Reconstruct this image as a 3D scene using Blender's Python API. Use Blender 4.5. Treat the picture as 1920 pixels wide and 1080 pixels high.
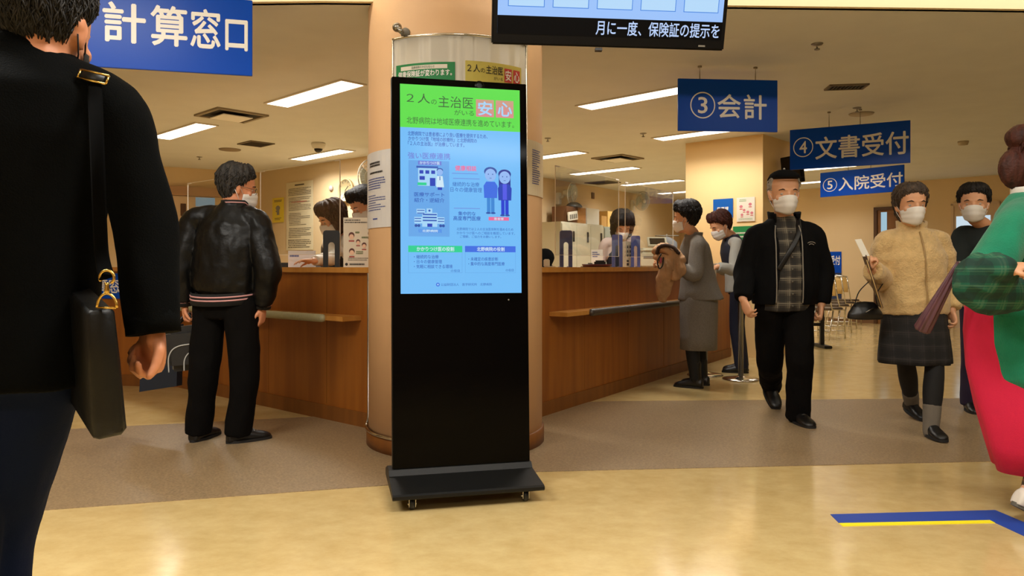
import bpy, bmesh, math, random
from mathutils import Vector, Matrix, Euler, noise

for o in list(bpy.data.objects):
    bpy.data.objects.remove(o)
SC = bpy.context.scene
COL = SC.collection
random.seed(7)

# ------------------------------------------------------------------ camera, world, exposure
CAM_H = 1.06          # eye height of the photographer's phone
FPX = 1400.0          # focal length for the 1920 px wide frame
HORIZON = 500.0
cam_data = bpy.data.cameras.new('camera')
cam_data.sensor_width = 36.0
cam_data.lens = 36.0 * FPX / 1920.0
cam_data.shift_y = -(540.0 - HORIZON) / 1920.0
cam_data.clip_start = 0.05
cam_data.clip_end = 100
cam = bpy.data.objects.new('camera', cam_data)
COL.objects.link(cam)
cam.location = (0, 0, CAM_H)
cam.rotation_euler = (math.radians(90), 0, 0)
SC.camera = cam

world = bpy.data.worlds.new('world')
world.use_nodes = True
world.node_tree.nodes['Background'].inputs[0].default_value = (1.0, 0.86, 0.66, 1)
world.node_tree.nodes['Background'].inputs[1].default_value = 0.02
SC.world = world

SC.view_settings.view_transform = 'Standard'
SC.view_settings.look = 'None'
SC.view_settings.gamma = 1.0
SC.view_settings.use_curve_mapping = False
SC.view_settings.exposure = 0.0
SC.cycles.use_denoising = True
SC.cycles.max_bounces = 8
SC.cycles.diffuse_bounces = 4
SC.cycles.glossy_bounces = 4
SC.cycles.transparent_max_bounces = 16
SC.cycles.sample_clamp_indirect = 6.0

LAMP_STRENGTH = 5.0
LAMP_WATTS = 34.0
LAMP_COLOR = (1.0, 0.965, 0.90)
CEIL = 2.60           # office and corridor ceiling
CEIL_HIGH = 3.15      # raised ceiling over the hall where the photographer stands

# ------------------------------------------------------------------ places measured off the photograph
def W(px, py, Y):
    return Vector(((px - 960.0) / FPX * Y, Y, CAM_H + (HORIZON - py) / FPX * Y))
def G(px, py):
    return W(px, py, FPX * CAM_H / (py - HORIZON))
def CL(px, py):
    return W(px, py, FPX * (CEIL - CAM_H) / (HORIZON - py))
def V(*a):
    return Vector(a)

# ------------------------------------------------------------------ materials
def lin(c):
    r = []
    for v in c:
        v = v / 255.0
        r.append(v / 12.92 if v <= 0.04045 else ((v + 0.055) / 1.055) ** 2.4)
    return (r[0], r[1], r[2], 1.0)

MATS = {}
def mat(name, rgb, rough=0.6, metal=0.0, spec=0.5, var=0.0, vscale=(8, 8, 8), bump=0.0, bscale=60.0,
        sheen=0.0, coat=0.0, detail=4.0, rgb2=None):
    if name in MATS:
        return MATS[name]
    m = bpy.data.materials.new(name)
    m.use_nodes = True
    nt = m.node_tree
    b = nt.nodes['Principled BSDF']
    b.inputs['Roughness'].default_value = rough
    b.inputs['Metallic'].default_value = metal
    b.inputs['Specular IOR Level'].default_value = spec
    b.inputs['Sheen Weight'].default_value = sheen
    b.inputs['Coat Weight'].default_value = coat
    c = lin(rgb)
    b.inputs['Base Color'].default_value = c
    tc = nt.nodes.new('ShaderNodeTexCoord')
    if var > 0 or rgb2:
        mp = nt.nodes.new('ShaderNodeMapping')
        mp.inputs['Scale'].default_value = vscale
        nt.links.new(tc.outputs['Object'], mp.inputs['Vector'])
        n = nt.nodes.new('ShaderNodeTexNoise')
        n.inputs['Scale'].default_value = 1.0
        n.inputs['Detail'].default_value = detail
        nt.links.new(mp.outputs['Vector'], n.inputs['Vector'])
        r = nt.nodes.new('ShaderNodeValToRGB')
        r.color_ramp.elements[0].position = 0.3
        r.color_ramp.elements[1].position = 0.7
        if rgb2:
            r.color_ramp.elements[0].color = c
            r.color_ramp.elements[1].color = lin(rgb2)
        else:
            r.color_ramp.elements[0].color = tuple(x * (1 - var) for x in c[:3]) + (1,)
            r.color_ramp.elements[1].color = tuple(min(1, x * (1 + var)) for x in c[:3]) + (1,)
        nt.links.new(n.outputs['Fac'], r.inputs['Fac'])
        nt.links.new(r.outputs['Color'], b.inputs['Base Color'])
    if bump > 0:
        n2 = nt.nodes.new('ShaderNodeTexNoise')
        n2.inputs['Scale'].default_value = bscale
        n2.inputs['Detail'].default_value = 3
        nt.links.new(tc.outputs['Object'], n2.inputs['Vector'])
        bp = nt.nodes.new('ShaderNodeBump')
        bp.inputs['Strength'].default_value = bump
        bp.inputs['Distance'].default_value = 0.01
        nt.links.new(n2.outputs['Fac'], bp.inputs['Height'])
        nt.links.new(bp.outputs['Normal'], b.inputs['Normal'])
    MATS[name] = m
    return m

def emit(name, rgb, strength, gloss=None):
    if name in MATS:
        return MATS[name]
    m = bpy.data.materials.new(name)
    m.use_nodes = True
    b = m.node_tree.nodes['Principled BSDF']
    b.inputs['Base Color'].default_value = (0.01, 0.01, 0.012, 1)
    b.inputs['Emission Color'].default_value = lin(rgb)
    b.inputs['Emission Strength'].default_value = strength
    b.inputs['Roughness'].default_value = 0.12 if gloss is None else gloss
    MATS[name] = m
    return m

def glass(name, tint=(1, 1, 1), alpha=0.10):
    if name in MATS:
        return MATS[name]
    m = bpy.data.materials.new(name)
    m.use_nodes = True
    nt = m.node_tree
    for n in list(nt.nodes):
        if n.type == 'BSDF_PRINCIPLED':
            nt.nodes.remove(n)
    out = nt.nodes['Material Output']
    t = nt.nodes.new('ShaderNodeBsdfTransparent')
    t.inputs[0].default_value = tint + (1,)
    g = nt.nodes.new('ShaderNodeBsdfGlossy')
    g.inputs['Roughness'].default_value = 0.03
    lw = nt.nodes.new('ShaderNodeLayerWeight')
    pw = nt.nodes.new('ShaderNodeMath'); pw.operation = 'POWER'; pw.inputs[1].default_value = 4.0
    nt.links.new(lw.outputs['Facing'], pw.inputs[0])
    fr = nt.nodes.new('ShaderNodeMath'); fr.operation = 'MULTIPLY_ADD'; fr.inputs[1].default_value = 0.8; fr.inputs[2].default_value = 0.035
    nt.links.new(pw.outputs[0], fr.inputs[0])
    mx = nt.nodes.new('ShaderNodeMixShader')
    nt.links.new(fr.outputs[0], mx.inputs[0])
    nt.links.new(t.outputs[0], mx.inputs[1])
    nt.links.new(g.outputs[0], mx.inputs[2])
    nt.links.new(mx.outputs[0], out.inputs[0])
    MATS[name] = m
    return m

# ------------------------------------------------------------------ scene graph helpers
def tag(o, label=None, cat=None, group=None, kind=None):
    if label: o['label'] = label
    if cat: o['category'] = cat
    if group: o['group'] = group
    if kind: o['kind'] = kind
    return o

def thing(name, label, cat, loc=(0, 0, 0), rz=0.0, group=None):
    o = bpy.data.objects.new(name, None)
    COL.objects.link(o)
    o.empty_display_size = 0.1
    o.location = loc
    o.rotation_euler = (0, 0, rz)
    return tag(o, label, cat, group)

def root_offset(o):
    p = Vector((0, 0, 0))
    while o is not None:
        p += o.location
        o = o.parent
    return p

def link_mesh(name, me, mats, parent=None, world=True, smooth=None):
    """link a mesh; world=True: its vertices are in world space and get re-based to the parent"""
    if not isinstance(mats, (list, tuple)):
        mats = [mats]
    for m in mats:
        me.materials.append(m)
    o = bpy.data.objects.new(name, me)
    COL.objects.link(o)
    if parent is not None:
        o.parent = parent
        if world:
            me.transform(Matrix.Translation(-root_offset(parent)))
    return o

def rebase(o):
    """put a parentless mesh's origin at the centre of its base"""
    me = o.data
    xs = [v.co.x for v in me.vertices]; ys = [v.co.y for v in me.vertices]; zs = [v.co.z for v in me.vertices]
    c = Vector(((min(xs) + max(xs)) / 2, (min(ys) + max(ys)) / 2, min(zs)))
    me.transform(Matrix.Translation(-c))
    o.location = c
    return o

def copy_tree(o, parent=None):
    c = o.copy()
    COL.objects.link(c)
    if parent is not None:
        c.parent = parent
    for ch in [x for x in COL.objects if x.parent == o]:
        copy_tree(ch, c)
    return c

# ------------------------------------------------------------------ mesh builder
class MB:
    def __init__(self):
        self.bm = bmesh.new()
        self.mi = 0
    def _mark(self, faces, smooth):
        for f in faces:
            f.smooth = smooth
            f.material_index = self.mi
    def box(self, c, s, M=None, bev=0.0, seg=2):
        t = bmesh.new()
        bmesh.ops.create_cube(t, size=1.0)
        for v in t.verts:
            v.co = Vector((v.co.x * s[0], v.co.y * s[1], v.co.z * s[2]))
        if bev > 0:
            bmesh.ops.bevel(t, geom=list(t.edges), offset=bev, segments=seg, affect='EDGES', clamp_overlap=True)
        c = Vector(c)
        for v in t.verts:
            v.co = (M @ v.co if M is not None else v.co) + c
        return self._absorb(t, False)
    def _absorb(self, t, smooth=False):
        mp = {}
        for v in t.verts:
            mp[v] = self.bm.verts.new(v.co)
        fs = []
        for f in t.faces:
            try:
                fs.append(self.bm.faces.new([mp[v] for v in f.verts]))
            except ValueError:
                pass
        self._mark(fs, smooth)
        t.free()
        return self
    def frame_box(self, o, u, v, n, u0, u1, v0, v1, n0, n1, bev=0.0):
        """box spanned on three axes from origin o"""
        u, v, n = Vector(u), Vector(v), Vector(n)
        c = Vector(o) + u * (u0 + u1) / 2 + v * (v0 + v1) / 2 + n * (n0 + n1) / 2
        M = Matrix((u.normalized(), v.normalized(), n.normalized())).transposed()
        return self.box(c, (abs(u1 - u0), abs(v1 - v0), abs(n1 - n0)), M, bev)
    def loft(self, rings, n=20, cap=True, smooth=True, closed=True, a0=0.0, a1=2 * math.pi):
        vs = []
        for (c, U, Vv) in rings:
            row = []
            for i in range(n):
                a = a0 + (a1 - a0) * i / (n if closed else n - 1)
                row.append(self.bm.verts.new(c + U * math.cos(a) + Vv * math.sin(a)))
            vs.append(row)
        fs = []
        for a, b in zip(vs[:-1], vs[1:]):
            for i in range(n if closed else n - 1):
                j = (i + 1) % n
                fs.append(self.bm.faces.new((a[i], a[j], b[j], b[i])))
        if cap and closed:
            fs.append(self.bm.faces.new(list(reversed(vs[0]))))
            fs.append(self.bm.faces.new(vs[-1]))
        self._mark(fs, smooth)
        return self
    def tube(self, pts, radii, n=12, flat=None, caps=True, closed_path=False, ref=None):
        """swept tube; radii: number, list of numbers or list of (ru, rv)"""
        pts = [Vector(p) for p in pts]
        m = len(pts)
        if not isinstance(radii, (list, tuple)):
            radii = [radii] * m
        ref = Vector(ref) if ref is not None else None
        rings = []
        U = None
        for i, p in enumerate(pts):
            if closed_path:
                d = pts[(i + 1) % m] - pts[i - 1]
            else:
                d = pts[min(i + 1, m - 1)] - pts[max(i - 1, 0)]
            d.normalize()
            if ref is not None:
                U = ref - d * ref.dot(d)
                U.normalize()
            elif U is None:
                a = Vector((0, 0, 1)) if abs(d.z) < 0.9 else Vector((1, 0, 0))
                U = d.cross(a).normalized()
            else:
                U = (U - d * U.dot(d)).normalized()
            Vv = d.cross(U)
            r = radii[i]
            ru, rv = r if isinstance(r, (list, tuple)) else (r, r)
            rings.append((p, U * ru, Vv * rv))
        if closed_path:
            rings.append(rings[0])
            return self.loft(rings, n, cap=False)
        if caps in ('round', 'start'):
            def end(r, d, sgn):
                c, U, Vv = r
                k = (U.length + Vv.length) / 2
                return [(c + d * k * math.sin(t) * sgn, U * math.cos(t), Vv * math.cos(t)) for t in (1.35, 0.95, 0.5)]
            d0 = (pts[0] - pts[1]).normalized()
            d1 = (pts[-1] - pts[-2]).normalized()
            rings = end(rings[0], d0, 1) + rings + (list(reversed(end(rings[-1], d1, 1))) if caps == 'round' else [])
        return self.loft(rings, n)
    def cyl(self, p0, p1, r0, r1=None, n=20):
        return self.tube([p0, p1], [r0, r0 if r1 is None else r1], n)
    def lathe(self, prof, c=(0, 0, 0), n=32, axis=None, smooth=True):
        """prof: list of (radius, height) along axis (default z)"""
        c = Vector(c)
        ax = Vector(axis).normalized() if axis is not None else Vector((0, 0, 1))
        a = Vector((1, 0, 0)) if abs(ax.x) < 0.9 else Vector((0, 1, 0))
        U = (a - ax * a.dot(ax)).normalized()
        Vv = ax.cross(U)
        return self.loft([(c + ax * h, U * max(r, 1e-4), Vv * max(r, 1e-4)) for r, h in prof], n, smooth=smooth)
    def ball(self, c, r, M=None, sub=3):
        t = bmesh.new()
        bmesh.ops.create_icosphere(t, subdivisions=sub, radius=1.0)
        r = Vector(r) if isinstance(r, (tuple, list, Vector)) else Vector((r, r, r))
        for v in t.verts:
            q = Vector((v.co.x * r.x, v.co.y * r.y, v.co.z * r.z))
            v.co = (M @ q if M is not None else q) + Vector(c)
        return self._absorb(t, True)
    def prism(self, pts, ext, smooth=False):
        """polygon extruded by vector ext"""
        ext = Vector(ext)
        a = [self.bm.verts.new(Vector(p)) for p in pts]
        b = [self.bm.verts.new(Vector(p) + ext) for p in pts]
        fs = [self.bm.faces.new(a), self.bm.faces.new(list(reversed(b)))]
        n = len(a)
        for i in range(n):
            fs.append(self.bm.faces.new((a[i], b[i], b[(i + 1) % n], a[(i + 1) % n])))
        self._mark(fs, smooth)
        return self
    def quad(self, a, b, c, d):
        f = self.bm.faces.new([self.bm.verts.new(Vector(p)) for p in (a, b, c, d)])
        self._mark([f], False)
        return self
    def text(self, s, fit, fn, bold=0.0, keep=True):
        """writing: glyph outlines fitted in box fit=(x0,x1,y0,y1) and sent through fn(x, y) -> world point"""
        me = glyphs(s)
        if not me.vertices:
            return self
        xs = [v.co.x for v in me.vertices]; ys = [v.co.y for v in me.vertices]
        x0, x1, y0, y1 = min(xs), max(xs), min(ys), max(ys)
        X0, X1, Y0, Y1 = fit
        sx = (X1 - X0) / max(1e-6, x1 - x0); sy = (Y1 - Y0) / max(1e-6, y1 - y0)
        # heavier strokes: the outline laid down again, shifted by a hair
        shifts = ((0, 0),) if bold <= 0 else ((-bold, 0), (bold, 0), (0, -bold), (0, bold))
        P, Q, R = fn(X0, Y0), fn(X0 + (X1 - X0) * .1, Y0), fn(X0, Y0 + (Y1 - Y0) * .1)
        nn = (Q - P).cross(R - P).normalized()
        for k, (dx, dy) in enumerate(shifts):
            vs = [self.bm.verts.new(fn(X0 + (v.co.x + dx - x0) * sx, Y0 + (v.co.y + dy - y0) * sy) + nn * (.00012 * k)) for v in me.vertices]
            fs = []
            for p in me.polygons:
                try:
                    fs.append(self.bm.faces.new([vs[i] for i in p.vertices]))
                except ValueError:
                    pass
            self._mark(fs, False)
        return self
    def ring_number(self, s, fit, fn, t=0.09, bold=0.012):
        """a digit inside a drawn circle"""
        X0, X1, Y0, Y1 = fit
        cx, cy, rx, ry = (X0 + X1) / 2, (Y0 + Y1) / 2, (X1 - X0) / 2, (Y1 - Y0) / 2
        N = 40
        o, i = [], []
        for k in range(N):
            a = 2 * math.pi * k / N
            o.append(self.bm.verts.new(fn(cx + rx * math.cos(a), cy + ry * math.sin(a))))
            i.append(self.bm.verts.new(fn(cx + rx * (1 - t) * math.cos(a), cy + ry * (1 - t) * math.sin(a))))
        self._mark([self.bm.faces.new((o[k], o[(k + 1) % N], i[(k + 1) % N], i[k])) for k in range(N)], False)
        return self.text(s, (cx - rx * .36, cx + rx * .36, cy - ry * .6, cy + ry * .6), fn, bold)
    def mesh(self, name='mesh', fixn=True):
        if fixn:
            bmesh.ops.recalc_face_normals(self.bm, faces=list(self.bm.faces))
        me = bpy.data.meshes.new(name)
        self.bm.to_mesh(me)
        self.bm.free()
        return me
    def build(self, name, mats, parent=None, world=True, fixn=True):
        me = self.mesh(name, fixn)
        o = link_mesh(name, me, mats, parent, world)
        if parent is None and world:
            rebase(o)
        return o

_GL = {}
def glyphs(s, bold=0.0):
    k = (s, bold)
    if k not in _GL:
        cu = bpy.data.curves.new('writing', 'FONT')
        cu.body = s
        cu.size = 1.0
        cu.resolution_u = 3
        cu.offset = bold
        ob = bpy.data.objects.new('writing', cu)
        COL.objects.link(ob)
        dg = bpy.context.evaluated_depsgraph_get()
        me = bpy.data.meshes.new_from_object(ob.evaluated_get(dg))
        bpy.data.objects.remove(ob)
        bpy.data.curves.remove(cu)
        _GL[k] = me
    return _GL[k]

def plane_fn(o, u, v, n=None, d=0.0):
    o, u, v = Vector(o), Vector(u), Vector(v)
    off = Vector(n) * d if n is not None else Vector((0, 0, 0))
    return lambda x, y: o + u * x + v * y + off

def solidify(o, t, offset=1.0):
    m = o.modifiers.new('thickness', 'SOLIDIFY')
    m.thickness = t
    m.offset = offset
    return o
# ------------------------------------------------------------------ lights of the hall (ceiling fixtures above and behind the photographer)
def area(name, loc, sx, sy, power, color=LAMP_COLOR, rz=0.0, rot=None):
    l = bpy.data.lights.new(name, 'AREA')
    l.shape = 'RECTANGLE'
    l.size, l.size_y = sx, sy
    l.energy = power
    l.color = color
    o = bpy.data.objects.new(name, l)
    COL.objects.link(o)
    o.location = loc
    o.rotation_euler = rot if rot else (0, 0, rz)
    return o
area('hall_lamp_light', (-2.4, 1.4, CEIL_HIGH - 0.03), 1.6, 0.5, 130)
area('hall_lamp_light', (0.6, 1.4, CEIL_HIGH - 0.03), 1.6, 0.5, 85)
area('hall_lamp_light', (3.8, 1.6, CEIL_HIGH - 0.03), 1.6, 0.5, 40)
area('hall_lamp_light', (-1.5, -2.2, CEIL_HIGH - 0.03), 1.6, 0.5, 60)
area('hall_lamp_light', (2.5, -2.2, CEIL_HIGH - 0.03), 1.6, 0.5, 20)
# cove strip behind the edge of the lower ceiling
area('cove_light', (2.0, 4.1, 3.0), 9.0, 0.08, 42, (1.0, 0.92, 0.78), rot=(math.radians(70), 0, 0))

# ------------------------------------------------------------------ setting materials
M_WALL = mat('wall_paint', (220, 194, 152), 0.75, var=0.05, vscale=(1.2, 1.2, 1.2), bump=0.08, bscale=220)
M_CEIL = mat('ceiling_board', (218, 217, 210), 0.9, var=0.03, vscale=(3, 3, 3), bump=0.06, bscale=300)
M_FASCIA = mat('cove_plaster', (240, 222, 184), 0.8)
M_COLUMN = mat('column_finish', (226, 184, 140), 0.55, var=0.05, vscale=(3, 3, 1.0), bump=0.10, bscale=180)
M_PILLAR = mat('pillar_paint', (240, 208, 150), 0.7, var=0.03, vscale=(1, 1, 1))
M_CARPET = mat('carpet_pile', (146, 124, 94), 0.34, spec=.4, var=0.28, vscale=(90, 90, 90), bump=0.06, bscale=300, detail=5)
M_CHROME = mat('chrome', (215, 212, 205), 0.16, 1.0)
M_STEEL = mat('brushed_steel', (150, 146, 138), 0.32, 1.0)
M_BLACK = mat('black_plastic', (10, 10, 11), 0.45)
M_WHITE = mat('white_plastic', (226, 222, 210), 0.5)
M_GREY = mat('grey_plastic', (126, 122, 112), 0.5)
M_DARK = mat('dark_slot', (26, 22, 18), 0.8)
M_GLASS = glass('clear_acrylic', (0.97, 0.98, 0.975))

def floor_mat():
    m = mat('floor_vinyl', (214, 178, 116), 0.24, spec=0.85)
    nt = m.node_tree; b = nt.nodes['Principled BSDF']
    tc = nt.nodes.new('ShaderNodeTexCoord')
    mp = nt.nodes.new('ShaderNodeMapping'); mp.inputs['Scale'].default_value = (2.0, 2.6, 1)
    mp.inputs['Rotation'].default_value = (0, 0, 0.15)
    nt.links.new(tc.outputs['Object'], mp.inputs['Vector'])
    n = nt.nodes.new('ShaderNodeTexNoise'); n.inputs['Scale'].default_value = 3.4; n.inputs['Detail'].default_value = 9
    n.inputs['Roughness'].default_value = 0.72
    nt.links.new(mp.outputs['Vector'], n.inputs['Vector'])
    r = nt.nodes.new('ShaderNodeValToRGB')
    r.color_ramp.elements[0].position = 0.32; r.color_ramp.elements[0].color = lin((198, 170, 112))
    r.color_ramp.elements[1].position = 0.68; r.color_ramp.elements[1].color = lin((215, 190, 134))
    nt.links.new(n.outputs['Fac'], r.inputs['Fac'])
    nt.links.new(r.outputs['Color'], b.inputs['Base Color'])
    n2 = nt.nodes.new('ShaderNodeTexNoise'); n2.inputs['Scale'].default_value = 9; n2.inputs['Detail'].default_value = 4
    nt.links.new(tc.outputs['Object'], n2.inputs['Vector'])
    mr = nt.nodes.new('ShaderNodeMapRange'); mr.inputs[3].default_value = 0.10; mr.inputs[4].default_value = 0.20
    nt.links.new(n2.outputs['Fac'], mr.inputs[0]); nt.links.new(mr.outputs[0], b.inputs['Roughness'])
    n3 = nt.nodes.new('ShaderNodeTexNoise'); n3.inputs['Scale'].default_value = 2.5; n3.inputs['Detail'].default_value = 2
    nt.links.new(tc.outputs['Object'], n3.inputs['Vector'])
    bp = nt.nodes.new('ShaderNodeBump'); bp.inputs['Strength'].default_value = 0.06; bp.inputs['Distance'].default_value = 0.02
    nt.links.new(n3.outputs['Fac'], bp.inputs['Height']); nt.links.new(bp.outputs['Normal'], b.inputs['Normal'])
    return m
M_FLOOR = floor_mat()

def wood_mat(name, c1, c2, rough=0.35, sc=(14, 14, 0.9)):
    m = mat(name, c1, rough, rgb2=c2, vscale=sc, detail=8)
    return m
M_WOOD = wood_mat('counter_veneer', (130, 70, 16), (154, 90, 26), .42)
M_WOODTOP = wood_mat('worktop_veneer', (176, 116, 48), (196, 138, 66), 0.3)
M_WOODBASE = wood_mat('kickboard_veneer', (112, 64, 18), (130, 78, 26), 0.5)
M_EDGING = mat('grey_rubber_edging', (168, 164, 132), 0.5, var=0.08, vscale=(40, 40, 40))
M_EDGING_DARK = mat('dark_rubber_edging', (62, 52, 44), 0.4)

def struct(name, mb, m, **k):
    o = mb.build(name, m)
    o['kind'] = 'structure'
    return o

# ------------------------------------------------------------------ floor, ceiling
XL, XR, YB = -8.0, 12.0, -5.0
mb = MB(); mb.box((2.0, 7.2, -0.05), (20.2, 24.6, 0.1)); struct('floor', mb, M_FLOOR)
# the carpet strip that bends at the round column
front = [G(-160, 975), G(730, 910), G(1010, 885), G(1880, 865), G(2500, 853)]
back = [G(-200, 822), G(565, 783), G(1010, 760), G(1130, 753), G(1830, 747), G(2500, 741)]
mb = MB()
pts = [V(p.x, p.y, 0.0) for p in front] + [V(p.x, p.y, 0.0) for p in reversed(back)]
mb.prism(pts, (0, 0, 0.003)); struct('floor_carpet', mb, M_CARPET)

edge = [CL(-400, 13.0), CL(600, 2.0), CL(1367, 10.0), CL(1920, 17.0), CL(2900, 29.0)]
ey = [(XL - 0.1, edge[0].y + 0.05)] + [(p.x, p.y) for p in edge if XL < p.x < XR] + [(XR + 0.1, 4.9)]
mb = MB()
poly = [V(x, y + 0.03, CEIL) for x, y in ey] + [V(XR + .1, 19.5, CEIL), V(XL - .1, 19.5, CEIL)]
mb.prism(poly, (0, 0, 0.08)); struct('ceiling', mb, M_CEIL)
mb = MB()
for (a, b) in zip(ey[:-1], ey[1:]):
    p, q = V(a[0], a[1], CEIL), V(b[0], b[1], CEIL)
    mb.prism([p, q, q + V(0, 0.06, 0), p + V(0, 0.06, 0)], (0, 0, CEIL_HIGH - CEIL))
struct('trim_1', mb, M_FASCIA)
mb = MB(); mb.box((2.0, -0.1, CEIL_HIGH + 0.04), (20.2, 10.2, 0.08)); struct('ceiling_hall', mb, M_CEIL)

# ------------------------------------------------------------------ walls
def wall(name, pts, m=M_WALL, z0=0.0, z1=CEIL, t=0.1, n=1):
    """upright wall along a plan polyline, thickness added on the left (n=1) or right (n=-1) of travel"""
    mb = MB()
    for a, b in zip(pts[:-1], pts[1:]):
        a, b = Vector((a[0], a[1], z0)), Vector((b[0], b[1], z0))
        d = (b - a).normalized()
        o = Vector((-d.y, d.x, 0)) * t * n
        mb.prism([a, b, b + o, a + o], (0, 0, z1 - z0))
    return struct(name, mb, m)
AL = V(-8.0, 9.85, 0); BL = V(-4.15, 12.2, 0); CB = V(-1.56, 10.0, 0); DR = V(4.0, 17.67, 0)
wall('wall_left_back', [AL, BL])
wall('wall_office_left', [BL, CB])
wall('wall_office_right', [CB, DR])
ER = V(4.55, 16.05, 0); FR = V(11.95, 8.85, 0)
wall('wall_office_end', [DR, ER])
wall('wall_right_back', [ER, FR])
wall('wall_left', [(-8.0, -5.0), (-8.0, 9.9)], z1=CEIL_HIGH)
wall('wall_right', [(11.95, 8.9), (11.95, -5.0)], z1=CEIL_HIGH)
wall('wall_rear', [(12.0, -5.0), (-8.05, -5.0)], z1=CEIL_HIGH)
M_BASEB = mat('baseboard_vinyl', (118, 84, 52), 0.5)
def baseboard(name, a, b):
    d = (b - a).normalized(); n = Vector((d.y, -d.x, 0))
    mb = MB(); mb.prism([a, b, b + n * 0.012, a + n * 0.012], (0, 0, 0.08)); struct(name, mb, M_BASEB)
baseboard('baseboard_right_back', ER, FR)
baseboard('baseboard_left_back', AL, BL)
baseboard('baseboard_office_left', BL, CB)
baseboard('baseboard_office_right', CB, DR)

# square pillar behind the right counter
PA = V(2.17, 9.33, 0); PB = V(2.91, 8.66, 0)
pd = (PB - PA).normalized(); pn = V(-pd.y, pd.x, 0)
mb = MB(); mb.prism([PA, PB, PB + pn * 0.95, PA + pn * 0.95], (0, 0, CEIL)); struct('pillar', mb, M_PILLAR)

# ------------------------------------------------------------------ round column
CC = V(-0.345, 4.6, 0); CR = 0.53
def col(phi, z, r=CR):
    a = math.radians(phi)
    return V(CC.x + r * math.sin(a), CC.y - r * math.cos(a), z)
mb = MB(); mb.lathe([(CR, 0.09), (CR, CEIL_HIGH)], (CC.x, CC.y, 0), 96); struct('column', mb, M_COLUMN)
mb = MB(); mb.lathe([(CR + 0.012, 0.0), (CR + 0.012, 0.088), (CR, 0.094)], (CC.x, CC.y, 0), 96); struct('baseboard_column', mb, M_WOODBASE)
# chrome trim: a ring low on the column and an upright where the counter meets it
root = thing('column_trim', 'thin chrome tube running down the left edge of the round column and around its foot', 'trim', tuple(col(-80, 0.0)))
mb = MB()
mb.tube([col(-112 + 2 * i, 0.104, CR + 0.012) for i in range(16)] , 0.009, 8)
mb.tube([col(-78 + 2 * i, 0.098, CR + 0.014) for i in range(28)], 0.009, 8)
mb.build('ring_tube', M_CHROME, root)
mb = MB(); mb.tube([col(-92, 1.02, CR + 0.012), col(-92, 0.14, CR + 0.012), col(-90, 0.115, CR + 0.012), col(-85, 0.104, CR + 0.012)], 0.009, 8)
mb.build('upright_tube', M_STEEL, root)

# ------------------------------------------------------------------ counters
def offset(pts, d):
    """mitred offset of a plan polyline (positive = to the right of travel)"""
    out = []
    n = len(pts)
    for i, p in enumerate(pts):
        ns = []
        for a, b in ((i - 1, i), (i, i + 1)):
            if a >= 0 and b < n:
                t = (pts[b] - pts[a]).normalized()
                ns.append(V(t.y, -t.x, 0))
        m = sum(ns, V(0, 0, 0)).normalized()
        out.append(p + m * (d / max(0.3, m.dot(ns[0]))))
    return out
def strip(mb, pts, d0, d1, z0, z1):
    a, b = offset(pts, d0), offset(pts, d1)
    for i in range(len(pts) - 1):
        q = [a[i], a[i + 1], b[i + 1], b[i]]
        mb.prism([V(p.x, p.y, z0) for p in q], (0, 0, z1 - z0))
def counter(label, pts, side, ledge_from, ledge_to, edging, group=None, seams=()):
    c = sum(pts, V(0, 0, 0)) / len(pts)
    root = thing('reception_counter', label, 'counter', (c.x, c.y, 0))
    s = side
    mb = MB(); strip(mb, pts, -0.04 * s, 0.0, 0.10, 1.02)
    strip(mb, pts, -0.52 * s, -0.48 * s, 0.10, 1.02)
    fo = mb.build('front_panel', M_WOOD, root)
    mb = MB()
    for i, t in seams:                                  # upright joints between veneer panels
        p = pts[i].lerp(pts[i + 1], t); d = (pts[i + 1] - pts[i]).normalized(); n = V(d.y, -d.x, 0) * s
        mb.prism([p, p + d * 0.004, p + d * 0.004 + n * 0.0015, p + n * 0.0015], (0, 0, 0.9))
    me = mb.mesh(); me.transform(Matrix.Translation((0, 0, 0.11)))
    link_mesh('panel_joint', me, M_WOODBASE, root)
    mb = MB(); strip(mb, pts, -0.55 * s, 0.035 * s, 1.02, 1.056); mb.build('worktop', M_WOODTOP, root)
    mb = MB(); strip(mb, pts, -0.03 * s, 0.012 * s, 0.0, 0.10); mb.build('kickboard', M_WOODBASE, root)
    # the hand ledge half-way down the front
    i, t0, t1 = ledge_from, ledge_to[0], ledge_to[1]
    lp = [pts[i].lerp(pts[i + 1], t0), pts[i].lerp(pts[i + 1], t1)]
    mb = MB(); strip(mb, lp, 0.0, 0.15 * s, 0.705, 0.735); mb.build('ledge', M_WOODTOP, root)
    e0, e1, em = edging
    ep = [pts[i].lerp(pts[i + 1], e0), pts[i].lerp(pts[i + 1], e1)]
    a = offset(ep, 0.155 * s)
    mb = MB(); mb.tube([a[0] + V(0, 0, 0.718), a[1] + V(0, 0, 0.718)], 0.027, 16, caps='round'); mb.build('ledge_edging', em, root)
    return root
LC = [V(-0.875, 4.838, 0), V(-2.93, 6.57, 0), V(-5.9, 7.05, 0)]
RC = [V(0.12, 5.14, 0), V(2.58, 8.83, 0)]
counter('wood reception counter left of the round column with a pale grey edged ledge', LC, -1, 0, (0.06, 1.0), (0.14, 0.97, M_EDGING), seams=((0, 0.2), (0, 0.47), (0, 0.74), (1, 0.3)))
counter('wood reception counter right of the round column with a dark edged ledge', RC, 1, 0, (0.06, 0.8), (0.14, 0.78, M_EDGING_DARK), seams=((0, 0.18), (0, 0.36), (0, 0.54)))

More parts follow.
